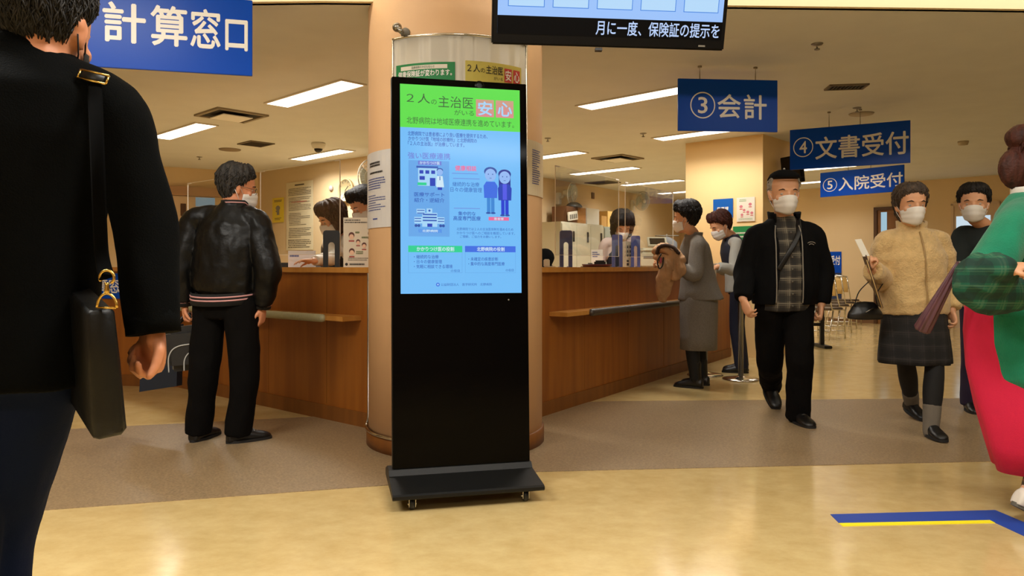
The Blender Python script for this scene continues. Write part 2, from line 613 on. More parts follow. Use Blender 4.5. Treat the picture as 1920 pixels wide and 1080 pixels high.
# ------------------------------------------------------------------ doors in the back walls
def on_wall(A, B):
    """point on a wall: distance along from the pixel column, height, stand-off toward the room"""
    d = (B - A).normalized(); n = V(d.y, -d.x, 0)
    def at(px, z, off=0.0):
        k = (px - 960.0) / FPX
        t = (k * A.y - A.x) / (d.x - k * d.y)
        return A + d * t + V(0, 0, z) + n * off
    def hz(px, py):
        p = at(px, 0)
        return CAM_H + (HORIZON - py) / FPX * p.y
    return at, hz, d, n
atRB, hzRB, dRB, nRB = on_wall(ER, FR)
atLB, hzLB, dLB, nLB = on_wall(AL, BL)
atOL, hzOL, dOL, nOL = on_wall(BL, CB)
atOR, hzOR, dOR, nOR = on_wall(CB, DR)
atPI, hzPI, dPI, nPI = on_wall(PA, PB)

def wbox(mb, at, d, n, px0, px1, z0, z1, o0, o1, bev=0.0):
    a, b = at(px0, 0), at(px1, 0)
    L = (b - a).dot(d)
    mb.frame_box(a + V(0, 0, 0), d, V(0, 0, 1), n, 0, L, z0, z1, o0, o1, bev)
    return mb
M_DOORBR = wood_mat('door_brown', (120, 78, 34), (136, 90, 44), 0.45, (6, 6, 0.6))
M_DOORCR = mat('door_cream', (212, 186, 156), 0.55, var=0.03, vscale=(5, 5, 1))
M_FRAMEBR = mat('door_frame_brown', (78, 48, 20), 0.45)
M_DAY = emit('daylit_glass', (176, 214, 232), 0.75)
M_DAY2 = emit('daylit_blind', (205, 226, 240), 0.9)

r = thing('door_1', None, None, tuple(atRB(1675, 0)))
r['kind'] = 'structure'
wbox(MB(), atRB, dRB, nRB, 1645, 1722, 0.0, 2.10, 0.004, 0.03).build('door_leaf', M_DOORBR, r)
mb = MB(); wbox(mb, atRB, dRB, nRB, 1640, 1646, 0, 2.16, 0.002, 0.06); wbox(mb, atRB, dRB, nRB, 1721, 1727, 0, 2.16, 0.002, 0.06); wbox(mb, atRB, dRB, nRB, 1640, 1727, 2.10, 2.16, 0.002, 0.06)
mb.build('door_frame', M_FRAMEBR, r)
wbox(MB(), atRB, dRB, nRB, 1653, 1664, hzRB(1658, 470), hzRB(1658, 398), 0.02, 0.036).build('glass_pane', M_DAY, r)
r = thing('door_2', None, None, tuple(atRB(1820, 0)))
r['kind'] = 'structure'
wbox(MB(), atRB, dRB, nRB, 1788, 1872, 0.0, 2.12, 0.004, 0.03).build('door_leaf', M_DOORCR, r)
mb = MB(); wbox(mb, atRB, dRB, nRB, 1784, 1789, 0, 2.15, 0.002, 0.05); wbox(mb, atRB, dRB, nRB, 1871, 1876, 0, 2.15, 0.002, 0.05); wbox(mb, atRB, dRB, nRB, 1784, 1876, 2.12, 2.16, 0.002, 0.05)
mb.build('door_frame', M_DOORCR, r)
wbox(MB(), atRB, dRB, nRB, 1794, 1858, 0.95, hzRB(1820, 405), 0.02, 0.036).build('glass_pane', M_DAY2, r)
mb = MB(); wbox(mb, atRB, dRB, nRB, 1794, 1858, 1.23, 1.245, 0.03, 0.042); mb.build('glazing_bar', M_GREY, r)
# sliding door in the left back wall, seen over the leather jacket's shoulder
r = thing('door_3', None, None, tuple(atLB(350, 0)))
r['kind'] = 'structure'
wbox(MB(), atLB, dLB, nLB, 322, 404, 0.0, hzLB(340, 368), 0.004, 0.035).build('door_leaf', M_DOORCR, r)
mb = MB(); wbox(mb, atLB, dLB, nLB, 300, 425, hzLB(340, 367), hzLB(340, 350), 0.002, 0.06); mb.build('door_frame', mat('door_header', (176, 138, 104), 0.5), r)
wbox(MB(), atLB, dLB, nLB, 338, 348, hzLB(340, 405), hzLB(340, 382), 0.034, 0.05).build('door_handle', M_FRAMEBR, r)
wbox(MB(), atLB, dLB, nLB, 366, 402, hzLB(385, 388), hzLB(385, 371), 0.034, 0.045).build('glass_pane', emit('pale_blue_pane', (150, 178, 186), 0.45), r)

# ------------------------------------------------------------------ ceiling lamps
M_LAMP = emit('lamp_diffuser', (255, 240, 222), LAMP_STRENGTH, 0.4)
M_LAMPFR = mat('lamp_frame', (222, 214, 198), 0.5)
LDIR = math.atan2(-0.69, 0.72)
def lamp(label, x, y, length=1.25, width=0.22, rz=LDIR, watts=1.0):
    o = thing('ceiling_lamp', label, 'ceiling lamp', (x, y, CEIL), rz, 'long ceiling lamps over the counters')
    mb = MB()
    for s in (-1, 1):
        mb.box((0, s * (width / 2 + 0.01), -0.006), (length + 0.04, 0.02, 0.014))
        mb.box((s * (length / 2 + 0.01), 0, -0.006), (0.02, width, 0.014))
    mb.build('frame', M_LAMPFR, o, world=False)
    mb = MB(); mb.box((0, 0, -0.006), (length, width, 0.010)); mb.build('diffuser', M_LAMP, o, world=False)
    l = area('ceiling_lamp_light', (0, 0, -0.014), length, width, LAMP_WATTS * watts * length / 1.25)
    l.data.spread = math.radians(140)
    l.parent = o
    return o
def mid(px, py, s=0.0):
    p = CL(px, py)
    return p.x + s * math.cos(LDIR), p.y + s * math.sin(LDIR)
lamp('long ceiling lamp just left of the round column, largest one on that side', *mid(586, 176))
lamp('long ceiling lamp whose left end hides behind the man in the black coat', *mid(387, 232, -0.625))
lamp('long ceiling lamp over the left office wall, beside the dome camera', *mid(602, 290))
lamp('long ceiling lamp running behind the left edge of the hanging sign numbered 3', *mid(1094, 201, 0.64), watts=0.75)
lamp('ceiling lamp peeping out under the hanging sign numbered 3', *mid(1235, 260, 0.62), watts=0.5)
lamp('ceiling lamp half hidden by the right edge of the round column', *mid(1088, 284.5, -0.6), watts=0.7)
lamp('long ceiling lamp over the right office, second row behind the round column', *mid(1132, 320), watts=0.65)
lamp('long ceiling lamp just left of the square pillar, above the waiting clerk', *mid(1222, 342), watts=0.6)
lamp('farthest ceiling lamp left of the square pillar, cut by its edge', *mid(1237, 362.5, 0.62), watts=0.5)
lamp('ceiling lamp showing between the square pillar and the sign numbered 4', *mid(1464, 285, 0.3), watts=0.4)
lamp('ceiling lamp below the sign numbered 4, above the capped man', *mid(1524, 316), watts=0.4)
lamp('ceiling lamp touching the left edge of the sign numbered 5', *mid(1521, 341), watts=0.4)

root = thing('downlight', 'small round downlight glowing above the head of the man in leather jacket', 'downlight', tuple(CL(462, 313)))
mb = MB(); mb.lathe([(0.09, -0.012), (0.115, -0.012), (0.115, 0.0), (0.09, 0.0)], (0, 0, 0), 32); mb.build('rim', M_LAMPFR, root, world=False)
mb = MB(); mb.lathe([(0.089, -0.010), (0.089, -0.001)], (0, 0, 0), 32); mb.build('diffuser', M_LAMP, root, world=False)

# ------------------------------------------------------------------ things on the ceiling
def air_diffuser(label, px, py, s=0.5, rz=LDIR):
    o = thing('air_diffuser', label, 'air vent', tuple(CL(px, py)), rz)
    mb = MB()
    for k in (-1, 1):
        mb.box((k * s / 2, 0, -0.008), (0.035, s + 0.035, 0.02)); mb.box((0, k * s / 2, -0.008), (s, 0.035, 0.02))
    mb.build('frame', mat('vent_frame', (150, 138, 116), 0.6), o, world=False)
    mb = MB(); mb.box((0, 0, -0.002), (s - 0.03, s - 0.03, 0.006)); mb.build('backing', M_DARK, o, world=False)
    mb = MB(); mb.box((0, 0, -0.035), (s * 0.62, s * 0.62, 0.01), bev=0.003); mb.build('centre_plate', mat('vent_plate_white', (246, 244, 238), .5), o, world=False)
    return o
air_diffuser('square ceiling air diffuser between the two left ceiling lamps', 434, 215)
air_diffuser('square ceiling air diffuser over the right office behind lamp rows', 1158, 296)
def grille(label, px, py, a, b, rz=LDIR, n=10):
    o = thing('air_grille', label, 'air vent', tuple(CL(px, py)), rz)
    mb = MB()
    for k in (-1, 1):
        mb.box((k * a / 2, 0, -0.006), (0.02, b + 0.02, 0.014)); mb.box((0, k * b / 2, -0.006), (a, 0.02, 0.014))
    mb.build('frame', mat('grille_frame', (112, 100, 80), 0.6), o, world=False)
    mb = MB(); mb.box((0, 0, -0.001), (a - 0.02, b - 0.02, 0.004)); mb.build('backing', M_DARK, o, world=False)
    mb = MB()
    for i in range(n):
        mb.box((-a / 2 + a * (i + 0.5) / n, 0, -0.008), (0.012, b - 0.02, 0.008))
    mb.build('slat', mat('grille_slat', (60, 50, 38), 0.6), o, world=False)
grille('dark slotted ceiling grille right of the sign numbered 3', 1587, 162, 0.30, 0.16, math.radians(-8))
grille('dull brown ceiling grille near the dome camera', 480, 269, 0.34, 0.30)
grille('flat ceiling grille far back over the right office', 1130, 342, 0.5, 0.4)
def disc(name, label, cat, px, py, prof, m):
    mb = MB(); p = CL(px, py)
    mb.lathe(prof, (0, 0, 0), 32)
    o = link_mesh(name, mb.mesh(), m); o.location = p
    return tag(o, label, cat)
M_DET = mat('detector_plastic', (176, 162, 136), 0.6)
disc('speaker_cover', 'round flush speaker cover in ceiling beyond the slotted grille', 'speaker', 1615, 213, [(0.0, -0.012), (0.11, -0.012), (0.12, 0.0)], M_DET)
disc('speaker_cover', 'round flush speaker cover in ceiling left of the brown grille', 'speaker', 431, 280, [(0.0, -0.012), (0.13, -0.012), (0.14, 0.0)], mat('detector_brown', (138, 120, 96), 0.6))
disc('smoke_detector', 'smoke detector on ceiling above the fleece woman', 'smoke detector', 1806, 265, [(0.0, -0.05), (0.05, -0.045), (0.06, -0.015), (0.06, 0.0)], M_DET)
for lb, px, py in (('tiny sprinkler head on ceiling between TV screen and slotted grille', 1532, 82), ('tiny sprinkler head on ceiling above the round speaker cover', 1607, 202),
                   ('tiny sprinkler head on ceiling beside the sign numbered 3, left lamp side', 1206, 250), ('tiny sprinkler head on ceiling above the leather jacket man', 374, 294),
                   ('tiny dark sprinkler head on ceiling next to round column right edge', 1027, 259)):
    disc('sprinkler_head', lb, 'sprinkler', px, py, [(0.0, -0.045), (0.018, -0.043), (0.018, -0.036), (0.006, -0.034), (0.006, -0.012), (0.035, -0.008), (0.04, 0.0)], M_STEEL)
root = thing('dome_camera', 'small dome security camera on ceiling above the left office lamp', 'camera', tuple(CL(597, 268)))
mb = MB(); mb.lathe([(0.085, 0.0), (0.09, -0.02), (0.07, -0.07), (0.055, -0.075), (0.055, 0.0)], (0, 0, 0), 32); mb.build('housing', M_WHITE, root, world=False)
mb = MB(); mb.lathe([(0.054, -0.07), (0.048, -0.095), (0.03, -0.115), (0.0, -0.122)], (0, 0, 0), 32); mb.build('dome', mat('smoked_dome', (18, 18, 18), 0.1), root, world=False)
# ------------------------------------------------------------------ hanging signs
M_BLUE = mat('sign_blue', (0, 70, 184), 0.28, spec=.16)
M_LETTER = mat('sign_letter_white', (236, 234, 228), 0.4)
M_INK = mat('ink_black', (40, 36, 34), 0.7)
M_PAPER = mat('paper_white', (226, 220, 204), 0.6)
M_HOOK = mat('hook_grey', (150, 140, 120), 0.4, 0.6)
def sign(label, P0, P1, z0, z1, words, name='hanging_sign', group='blue hanging signs', hooks=(0.22, 0.78), ceil=CEIL):
    """P0/P1: left and right plan points of the board face; words: (string, u0, u1, v0, v1, bold) in board fractions, v down"""
    P0 = V(P0.x, P0.y, 0); P1 = V(P1.x, P1.y, 0)
    u = (P1 - P0); L = u.length; u.normalize(); n = V(u.y, -u.x, 0)
    c = (P0 + P1) / 2
    r = thing(name, label, 'sign', (c.x, c.y, z0), 0, group)
    mb = MB(); mb.frame_box(P0, u, V(0, 0, 1), n, 0, L, z0, z1, -0.018, 0.0, 0.002); mb.build('board', M_BLUE, r)
    f = plane_fn(P0, u * L, V(0, 0, z1 - z0), n, 0.0015)
    g = lambda x, y: f(x, y) + V(0, 0, z0)
    mb = MB()
    for s, u0, u1, v0, v1, b in words:
        (mb.ring_number if s in '345' else mb.text)(s, (u0, u1, 1 - v1, 1 - v0), g, **({} if s in '345' else {'bold': b}))
    mb.build('lettering', M_LETTER, r)
    for h in hooks:
        p = P0 + u * L * h - n * 0.009
        mb = MB(); mb.tube([p + V(0, 0, z1 - 0.01), p + V(0, 0, z1 + 0.03), p + V(0, 0, ceil - 0.005)], [0.004, 0.004, 0.001], 8)
        mb.lathe([(0.016, 0), (0.016, 0.012)], p + V(0, 0, ceil - 0.012), 12)
        mb.build('hanging_hook', M_HOOK, r)
    return r
sign('blue hanging sign with four white characters behind the black coated man',
     V(-2.80, 3.72, 0), V(-1.416, 4.07, 0), 2.10, 2.512,
     [('計', 0.485, 0.625, 0.17, 0.67, 0.018), ('算', 0.645, 0.768, 0.17, 0.675, 0.018), ('窓', 0.782, 0.885, 0.175, 0.67, 0.018), ('口', 0.905, 0.982, 0.285, 0.675, 0.02)], hooks=(0.3, 0.86))
sign('blue hanging sign numbered 3 in white, nearest of the right-hand signs', W(1271.5, 200, 5.71), W(1458, 200, 5.77), 2.10, 2.50,
     [('3', 0.12, 0.37, 0.25, 0.76, 0.008), ('会', 0.395, 0.625, 0.29, 0.74, 0.014), ('計', 0.66, 0.885, 0.29, 0.76, 0.014)])
sign('blue hanging sign numbered 4, the wide one above the capped man', W(1481, 280, 7.6), W(1707, 265, 7.08), 2.045, 2.45,
     [('4', 0.03, 0.205, 0.21, 0.70, 0.008), ('文書受付', 0.225, 0.985, 0.24, 0.78, 0.014)], hooks=(0.34, 0.6))
sign('blue hanging sign numbered 5, lower and farther than sign 4', W(1538, 345, 10.45), W(1695, 335, 9.57), 2.03, 2.37,
     [('5', 0.035, 0.215, 0.25, 0.80, 0.010), ('入院受付', 0.235, 0.985, 0.26, 0.80, 0.014)], hooks=(0.35, 0.62))

# ------------------------------------------------------------------ flat notices: a sheet plus its print
def lines(mb, f, x0, x1, y0, y1, n, seed=0, h=0.5, gap=0.25):
    """rows of small print, too fine in the photo to read: runs of short dashes"""
    rr = random.Random(seed)
    for i in range(n):
        yc = y1 - (y1 - y0) * (i + 0.5) / n
        hh = (y1 - y0) / n * h / 2
        x = x0 + (0.02 if rr.random() < 0.3 else 0.0) * (x1 - x0)
        end = x1 - (x1 - x0) * rr.choice((0, 0, 0.05, 0.2, 0.45))
        while x < end:
            w = (x1 - x0) * rr.uniform(0.02, 0.06)
            e = min(x + w, end)
            mb.quad(f(x, yc - hh), f(e, yc - hh), f(e, yc + hh), f(x, yc + hh))
            x = e + (x1 - x0) * gap * 0.06
    return mb

def notice(name, label, f, paper, blocks, cat='notice', t=None, group=None):
    """f(x, y) maps the unit square to the surface (y up); t: stand-off vector giving the sheet thickness"""
    mb = MB()
    a, b, c, d = f(0, 0), f(1, 0), f(1, 1), f(0, 1)
    nrm = (b - a).cross(d - a).normalized()
    t = nrm * 0.004
    N = 8
    for i in range(N):
        p = [f(i / N, 0), f((i + 1) / N, 0), f((i + 1) / N, 1), f(i / N, 1)]
        mb.prism([q - t * 0.2 for q in p], t)
    bmesh.ops.remove_doubles(mb.bm, verts=list(mb.bm.verts), dist=1e-5)
    c = (a + b) / 2
    r = thing(name, label, cat, tuple(c), 0, group)
    mb.build('sheet', paper, r)
    for nm, m, fn in blocks:
        mb = MB(); g = lambda x, y, k=[0]: f(x, y) + nrm_at(f, x, y) * 0.0045
        fn(mb, g); mb.build(nm, m, r, fixn=False)
    return r
def nrm_at(f, x, y):
    e = 0.01
    return (f(x + e, y) - f(x - e, y)).cross(f(x, y + e) - f(x, y - e)).normalized()
def wall_fn(at, hz, px0, px1, py0, py1, off=0.008, ref=None):
    ref = px0 if ref is None else ref
    a, b = at(px0, 0, off), at(px1, 0, off)
    z0, z1 = hz(ref, py1), hz(ref, py0)
    return lambda x, y: a.lerp(b, x) + V(0, 0, z0 + (z1 - z0) * y)
def col_fn(p0, p1, z0, z1, r):
    return lambda x, y: col(p0 + (p1 - p0) * x, z0 + (z1 - z0) * y, r)
M_YEL = mat('poster_yellow', (232, 206, 40), 0.6)
M_CREAM = mat('poster_cream', (224, 212, 178), 0.6)
M_INKR = mat('ink_red', (196, 60, 56), 0.7)
M_INKB = mat('ink_blue', (70, 84, 150), 0.7)
M_GREENP = mat('poster_green', (22, 128, 66), 0.6)
M_YELP = mat('poster_olive_yellow', (206, 190, 92), 0.6)
M_SKINP = mat('print_skin', (232, 190, 160), 0.7)
def rect(mb, f, x0, x1, y0, y1):
    return mb.quad(f(x0, y0), f(x1, y0), f(x1, y1), f(x0, y1))
def oval(mb, f, cx, cy, rx, ry, n=18, a0=0, a1=360):
    pts = [f(cx + rx * math.cos(math.radians(a0 + (a1 - a0) * i / n)), cy + ry * math.sin(math.radians(a0 + (a1 - a0) * i / n))) for i in range(n if a1 - a0 == 360 else n + 1)]
    fc = mb.bm.faces.new([mb.bm.verts.new(p) for p in pts]); fc.material_index = mb.mi
    return mb

notice('long_notice', 'long narrow cream notice full of small print on office wall', wall_fn(atOL, hzOL, 538, 588, 341, 469, ref=560), M_CREAM,
       [('small_print', M_INK, lambda mb, f: (rect(mb, f, .33, .68, .945, .965), lines(mb, f, .08, .93, .80, .915, 5, 1, .5), lines(mb, f, .1, .93, .58, .78, 9, 2, .42), lines(mb, f, .1, .93, .36, .55, 8, 3, .42), lines(mb, f, .1, .93, .18, .33, 6, 4, .45), lines(mb, f, .08, .93, .03, .16, 5, 5, .5))),
        ('red_print', M_INKR, lambda mb, f: lines(mb, f, .2, .8, .695, .72, 1, 9, .6))])
notice('yellow_notice', 'small yellow notice with a grey drawing left of the long notice', wall_fn(atOL, hzOL, 512, 533, 371, 417, ref=522), M_YEL,
       [('heading', M_INK, lambda mb, f: (lines(mb, f, .15, .85, .82, .92, 2, 4, .6), lines(mb, f, .2, .8, .08, .2, 2, 6, .5))),
        ('drawing', M_GREY, lambda mb, f: (oval(mb, f, .5, .58, .2, .1), rect(mb, f, .4, .62, .3, .5), rect(mb, f, .3, .42, .42, .48)))])
M_BLUEP = mat('plaque_blue', (14, 92, 178), 0.35)
notice('blue_plaque', 'square blue wall plaque with one line of white characters on pillar', wall_fn(atPI, hzPI, 1338, 1375, 373, 409, ref=1356), M_BLUEP,
       [('lettering', M_LETTER, lambda mb, f: mb.text('医事課', (.22, .78, .40, .58), f, 0.02))], 'sign')
def mask_faces(spots):
    def fn_hair(mb, f):
        for x, y, s in spots: oval(mb, f, x, y + .018 * s, .075 * s, .052 * s)
    def fn_skin(mb, f):
        for x, y, s in spots: oval(mb, lambda a, b: f(a, b) + V(0, -0.0006, 0), x, y - .006 * s, .06 * s, .042 * s)
    def fn_red(mb, f):
        for x, y, s in spots: rect(mb, f, x - .07 * s, x + .07 * s, y - .085 * s, y - .06 * s)
    return fn_hair, fn_skin, fn_red
h_, s_, r_ = mask_faces([(.25, .6, 1.2), (.75, .68, 1.2), (.42, .45, 1), (.62, .36, 1.1), (.3, .26, 1), (.84, .32, 1.1)])
notice('mask_poster', 'small white poster with pink faces on pillar beside the blue plaque', wall_fn(atPI, hzPI, 1382, 1416, 370, 415, ref=1400), M_PAPER,
       [('faces', mat('print_pink', (206, 120, 130), 0.7), h_), ('small_print', mat('print_green', (120, 160, 110), 0.7), lambda mb, f: (lines(mb, f, .15, .85, .82, .94, 2, 3, .5), lines(mb, f, .12, .88, .05, .14, 2, 7, .4))), ('red_print', M_INKR, r_)])
notice('green_notice', 'dark green notice low on pillar behind the stooping clerk', wall_fn(atPI, hzPI, 1375, 1420, 424, 470, ref=1400), M_GREENP,
       [('small_print', M_PAPER, lambda mb, f: lines(mb, f, .1, .9, .2, .8, 4, 12, .4))])
r = notice('reception_board', 'blue reception board on far wall behind the beige chairs', wall_fn(atRB, hzRB, 1534, 1578, 472, 566, ref=1560), mat('board_navy', (24, 44, 84), 0.5),
       [('upper_panel', M_BLUE, lambda mb, f: rect(mb, f, 0, 1, .58, 1)), ('lettering', M_LETTER, lambda mb, f: mb.text('入院受付', (.06, .95, .74, .92), lambda x, y: f(x, y) + nRB * 0.002, 0.02))], 'sign')

# papers taped round the column
notice('taped_paper', 'white printed paper in a clear sleeve taped to the column, left of kiosk', col_fn(-76, -37.5, CAM_H + (500 - 428) / FPX * 4.35, CAM_H + (500 - 287) / FPX * 4.35, CR + 0.004), mat('paper_cool', (214, 212, 212), 0.35),
       [('heading', M_INK, lambda mb, f: (lines(mb, f, .28, .8, .80, .87, 2, 21, .75), lines(mb, f, .3, .78, .70, .75, 1, 22, .5))),
        ('small_print', M_INKB, lambda mb, f: (lines(mb, f, .2, .85, .50, .66, 5, 23, .5), lines(mb, f, .2, .85, .22, .44, 7, 24, .4), rect(mb, f, .45, .62, .105, .125)))])
notice('taped_paper', 'narrow printed paper taped to the right edge of round column', col_fn(53, 84, CAM_H + (500 - 368) / FPX * 4.4, CAM_H + (500 - 267) / FPX * 4.4, CR + 0.004), mat('paper_warm', (214, 198, 168), 0.35),
       [('small_print', M_INKB, lambda mb, f: (lines(mb, f, .2, .6, .2, .85, 16, 31, .5)))])

# ------------------------------------------------------------------ curved panel on the column, with two posters
PZ0, PZ1, PR, PA0, PA1 = 0.75, 2.316, CR + 0.022, -35.0, 50.5
r = thing('curved_display_panel', 'curved white display panel with chrome edge wrapped round the column', 'display panel', tuple(col(7, PZ0, PR)))
mb = MB(); N = 40
for i in range(N):
    a, b = PA0 + (PA1 - PA0) * i / N, PA0 + (PA1 - PA0) * (i + 1) / N
    mb.prism([col(a, PZ0, CR + .002), col(b, PZ0, CR + .002), col(b, PZ0, PR), col(a, PZ0, PR)], (0, 0, PZ1 - PZ0), True)
bmesh.ops.remove_doubles(mb.bm, verts=list(mb.bm.verts), dist=1e-5)
mb.build('panel_face', mat('panel_white', (206, 198, 182), 0.4), r)
mb = MB()
mb.tube([col(PA0 + (PA1 - PA0) * i / N, PZ1 + 0.004, PR) for i in range(N + 1)], 0.008, 8)
for a in (PA0, PA1):
    mb.tube([col(a, PZ0, PR), col(a, PZ1 + 0.004, PR)], 0.007, 8)
mb.build('edge_trim', M_CHROME, r)
pf = col_fn(-32, 3.8, 1.80, CAM_H + (500 - 117.5) / FPX * 4.06, PR + 0.003)
notice('green_poster', 'green poster with white writing on panel, mostly behind the kiosk', pf, M_GREENP,
       [('white_band', M_PAPER, lambda mb, f: [rect(mb, f, .1 + .78 * i / 14, .1 + .78 * (i + 1) / 14, .905, .965) for i in range(14)]),
        ('lettering', M_LETTER, lambda mb, f: mb.text('健康保険証が変わります。', (.05, .95, .80, .893), f, 0.02)),
        ('small_print', mat('print_dark_green', (60, 96, 70), 0.7), lambda mb, f: mb.text('医療保険の大切な知らせ', (.3, .68, .915, .957), lambda x, y: f(x, y) + nrm_at(f, x, y) * 0.001, 0.0))], 'poster')
pf2 = col_fn(9.5, 45.5, 1.80, CAM_H + (500 - 114) / FPX * 4.06, PR + 0.003)
notice('yellow_poster', 'yellow poster with two red squares on panel, mostly behind the kiosk', pf2, M_YELP,
       [('lettering', M_INK, lambda mb, f: (mb.text('２人', (.03, .23, .84, .95), f, .01), mb.text('の', (.24, .31, .84, .90), f), mb.text('主治医', (.33, .62, .83, .95), f, .01), mb.text('がいる', (.46, .62, .75, .80), f))),
        ('red_squares', M_INKR, lambda mb, f: [(rect(mb, f, .65 + .03 * 0 + .14 * i / 4, .65 + .14 * (i + 1) / 4, .74, .94), rect(mb, f, .82 + .14 * i / 4, .82 + .14 * (i + 1) / 4, .74, .94)) for i in range(4)]),
        ('white_lettering', M_LETTER, lambda mb, f: [mb.text(s, (a, b, .765, .915), lambda x, y: f(x, y) + nrm_at(f, x, y) * 0.001, .015) for s, a, b in (('安', .665, .775), ('心', .835, .945))])], 'poster')
r = thing('bracket_spotlight', 'small grey swivel bracket fixed high on the column', 'bracket', tuple(col(-27, 2.36, CR)))
mb = MB(); mb.lathe([(0.028, 0.0), (0.028, 0.012), (0.012, 0.016), (0.012, 0.05)], col(-27, 2.35, CR), 20, axis=(math.sin(math.radians(-27)), -math.cos(math.radians(-27)), 0)); mb.build('mount', M_GREY, r)
mb = MB(); p = col(-29, 2.37, CR + 0.055); mb.ball(p, 0.026); mb.cyl(p, p + V(0.03, -0.03, -0.035), 0.018, 0.013, 16); mb.build('swivel_head', M_STEEL, r)

# ------------------------------------------------------------------ signage kiosk on castors
KA = math.radians(13.5)
KU = V(math.cos(KA), math.sin(KA), 0); KN = V(math.sin(KA), -math.cos(KA), 0)
KO = V(-0.549, 3.43, 0); KW, KZ0, KZ1 = 0.655, 0.125, 1.955
LEAN = math.radians(2.2)
KV = (V(0, 0, 1) * math.cos(LEAN) - KN * math.sin(LEAN))        # up along the leaning face
KF = KN * math.cos(LEAN) + V(0, 0, 1) * math.sin(LEAN)          # out of the face
KB = KO + V(0, 0, KZ0)
KH = (KZ1 - KZ0) / math.cos(LEAN)
M_KBODY = mat('kiosk_black', (7, 7, 8), 0.35)
M_KGLASS = mat('kiosk_glass_black', (2, 2, 3), 0.07, spec=0.10)
M_KBASE = mat('kiosk_base_black', (11, 11, 10), 0.5, spec=.3, bump=0.1, bscale=300)
kc = KO + KU * KW / 2
kiosk = thing('signage_kiosk', 'tall black free-standing digital signage kiosk before the round column, screen lit', 'signage kiosk', (kc.x, kc.y, 0))
mb = MB(); mb.frame_box(KB, KU, KV, KF, 0, KW, 0, KH, -0.055, -0.006, 0.006); mb.build('housing', M_KBODY, kiosk)
mb = MB(); mb.frame_box(KB, KU, KV, KF, 0.003, KW - 0.003, 0.003, KH - 0.003, -0.006, 0.0, 0.002); gl = mb.build('glass_front', M_KGLASS, kiosk)
prof = [(-0.20, 0.055), (0.235, 0.055), (0.245, 0.062), (0.245, 0.074), (0.235, 0.080), (0.03, 0.104), (0.012, 0.128), (-0.075, 0.128), (-0.20, 0.085)]
mb = MB(); mb.prism([KO - KU * 0.018 + KN * a + V(0, 0, z) for a, z in prof], KU * (KW + 0.02)); mb.build('base', M_KBASE, kiosk)
for cu, cn in ((0.07, 0.19), (KW - 0.075, 0.19), (0.07, -0.15), (KW - 0.075, -0.15)):
    c = KO + KU * cu + KN * cn
    mb = MB(); mb.lathe([(0.008, -0.011), (0.022, -0.011), (0.025, -0.007), (0.025, 0.007), (0.022, 0.011), (0.008, 0.011)], c + V(0, 0, 0.025), 20, axis=KU); cw = mb.build('castor', mat('castor_wheel', (30, 30, 30), 0.4), kiosk)
    mb = MB()
    for s in (-1, 1):
        mb.frame_box(c + KU * s * 0.014, KN, V(0, 0, 1), KU, -0.014, 0.018, 0.015, 0.056, -0.0012, 0.0012)
        mb.lathe([(0.007, 0), (0.007, 0.004)], c + KU * s * 0.015 + V(0, 0, 0.025), 10, axis=KU * s)
    mb.build('castor_fork', M_CHROME, cw)
mb = MB(); mb.lathe([(0.024, 0.0), (0.024, 0.0012), (0.010, 0.0016)], KB + KU * 0.42 + KV * (KH - 0.024), 24, axis=KF); mb.build('camera_lens', mat('lens_black', (2, 2, 2), 0.3, spec=.2), kiosk)
mb = MB(); mb.lathe([(0.004, 0.0), (0.004, 0.001)], KB + KU * 0.555 + KV * (KH - 1.055), 10, axis=KF); mb.build('sensor', M_GREY, kiosk)
# lit screen
SX0, SX1, SY0, SY1 = 0.040, 0.619, KH - 1.022, KH - 0.036
def sp(x, y, d=0.0):
    """photo-pixel units on the kiosk screen -> point on its glass"""
    u = (x - 752.5) / (972.5 - 752.5); v = (y - 157.5) / (545.5 - 157.5)
    return KB + KU * (SX0 + (SX1 - SX0) * u) + KV * (SY1 + (SY0 - SY1) * v) + KF * (0.0012 + d)
def E(name, rgb, k=0.92):
    return emit('screen_' + name, rgb, k)
E_BG = E('blue', (116, 194, 255)); E_GR = E('green', (96, 228, 78)); E_DK = E('dark_olive', (58, 96, 60)); E_TX = E('text_blue', (50, 96, 190)); E_VI = E('violet', (112, 128, 222))
E_PK = E('pink', (244, 110, 158)); E_LB = E('pale', (170, 220, 255)); E_PAN = E('panel', (104, 172, 240)); E_TEAL = E('teal', (38, 214, 150)); E_RB = E('royal', (62, 112, 232)); E_WH = E('white', (214, 240, 255)); E_NV = E('navy', (40, 70, 190)); E_SK = E('face', (150, 190, 250)); E_HR = E('hair', (44, 84, 170))
def spf(d): return lambda x, y: sp(x, -y, d)          # text builder works with y up
mb = MB(); mb.quad(sp(752.5, 545.5), sp(972.5, 545.5), sp(972.5, 157.5), sp(752.5, 157.5)); scr = mb.build('screen', E_BG, kiosk, fixn=False)
LAYER = {}
def lay(m, d):
    if (m.name, d) not in LAYER: LAYER[(m.name, d)] = (m, MB(), d)
    return LAYER[(m.name, d)][1]
def srect(m, x0, x1, y0, y1, d=0.0006):
    mb = lay(m, d); mb.quad(sp(x0, y1, d), sp(x1, y1, d), sp(x1, y0, d), sp(x0, y0, d))
def stext(m, s, x0, x1, y0, y1, b=0.0, d=0.0012):
    lay(m, d).text(s, (x0, x1, -y1, -y0), spf(d), b)
def soval(m, cx, cy, rx, ry, d=0.0012):
    mb = lay(m, d); mb.bm.faces.new([mb.bm.verts.new(sp(cx + rx * math.cos(-2 * math.pi * i / 20), cy + ry * math.sin(-2 * math.pi * i / 20), d)) for i in range(20)])
def spoly(m, pts, d=0.0012):
    mb = lay(m, d); mb.bm.faces.new([mb.bm.verts.new(sp(x, y, d)) for x, y in pts])
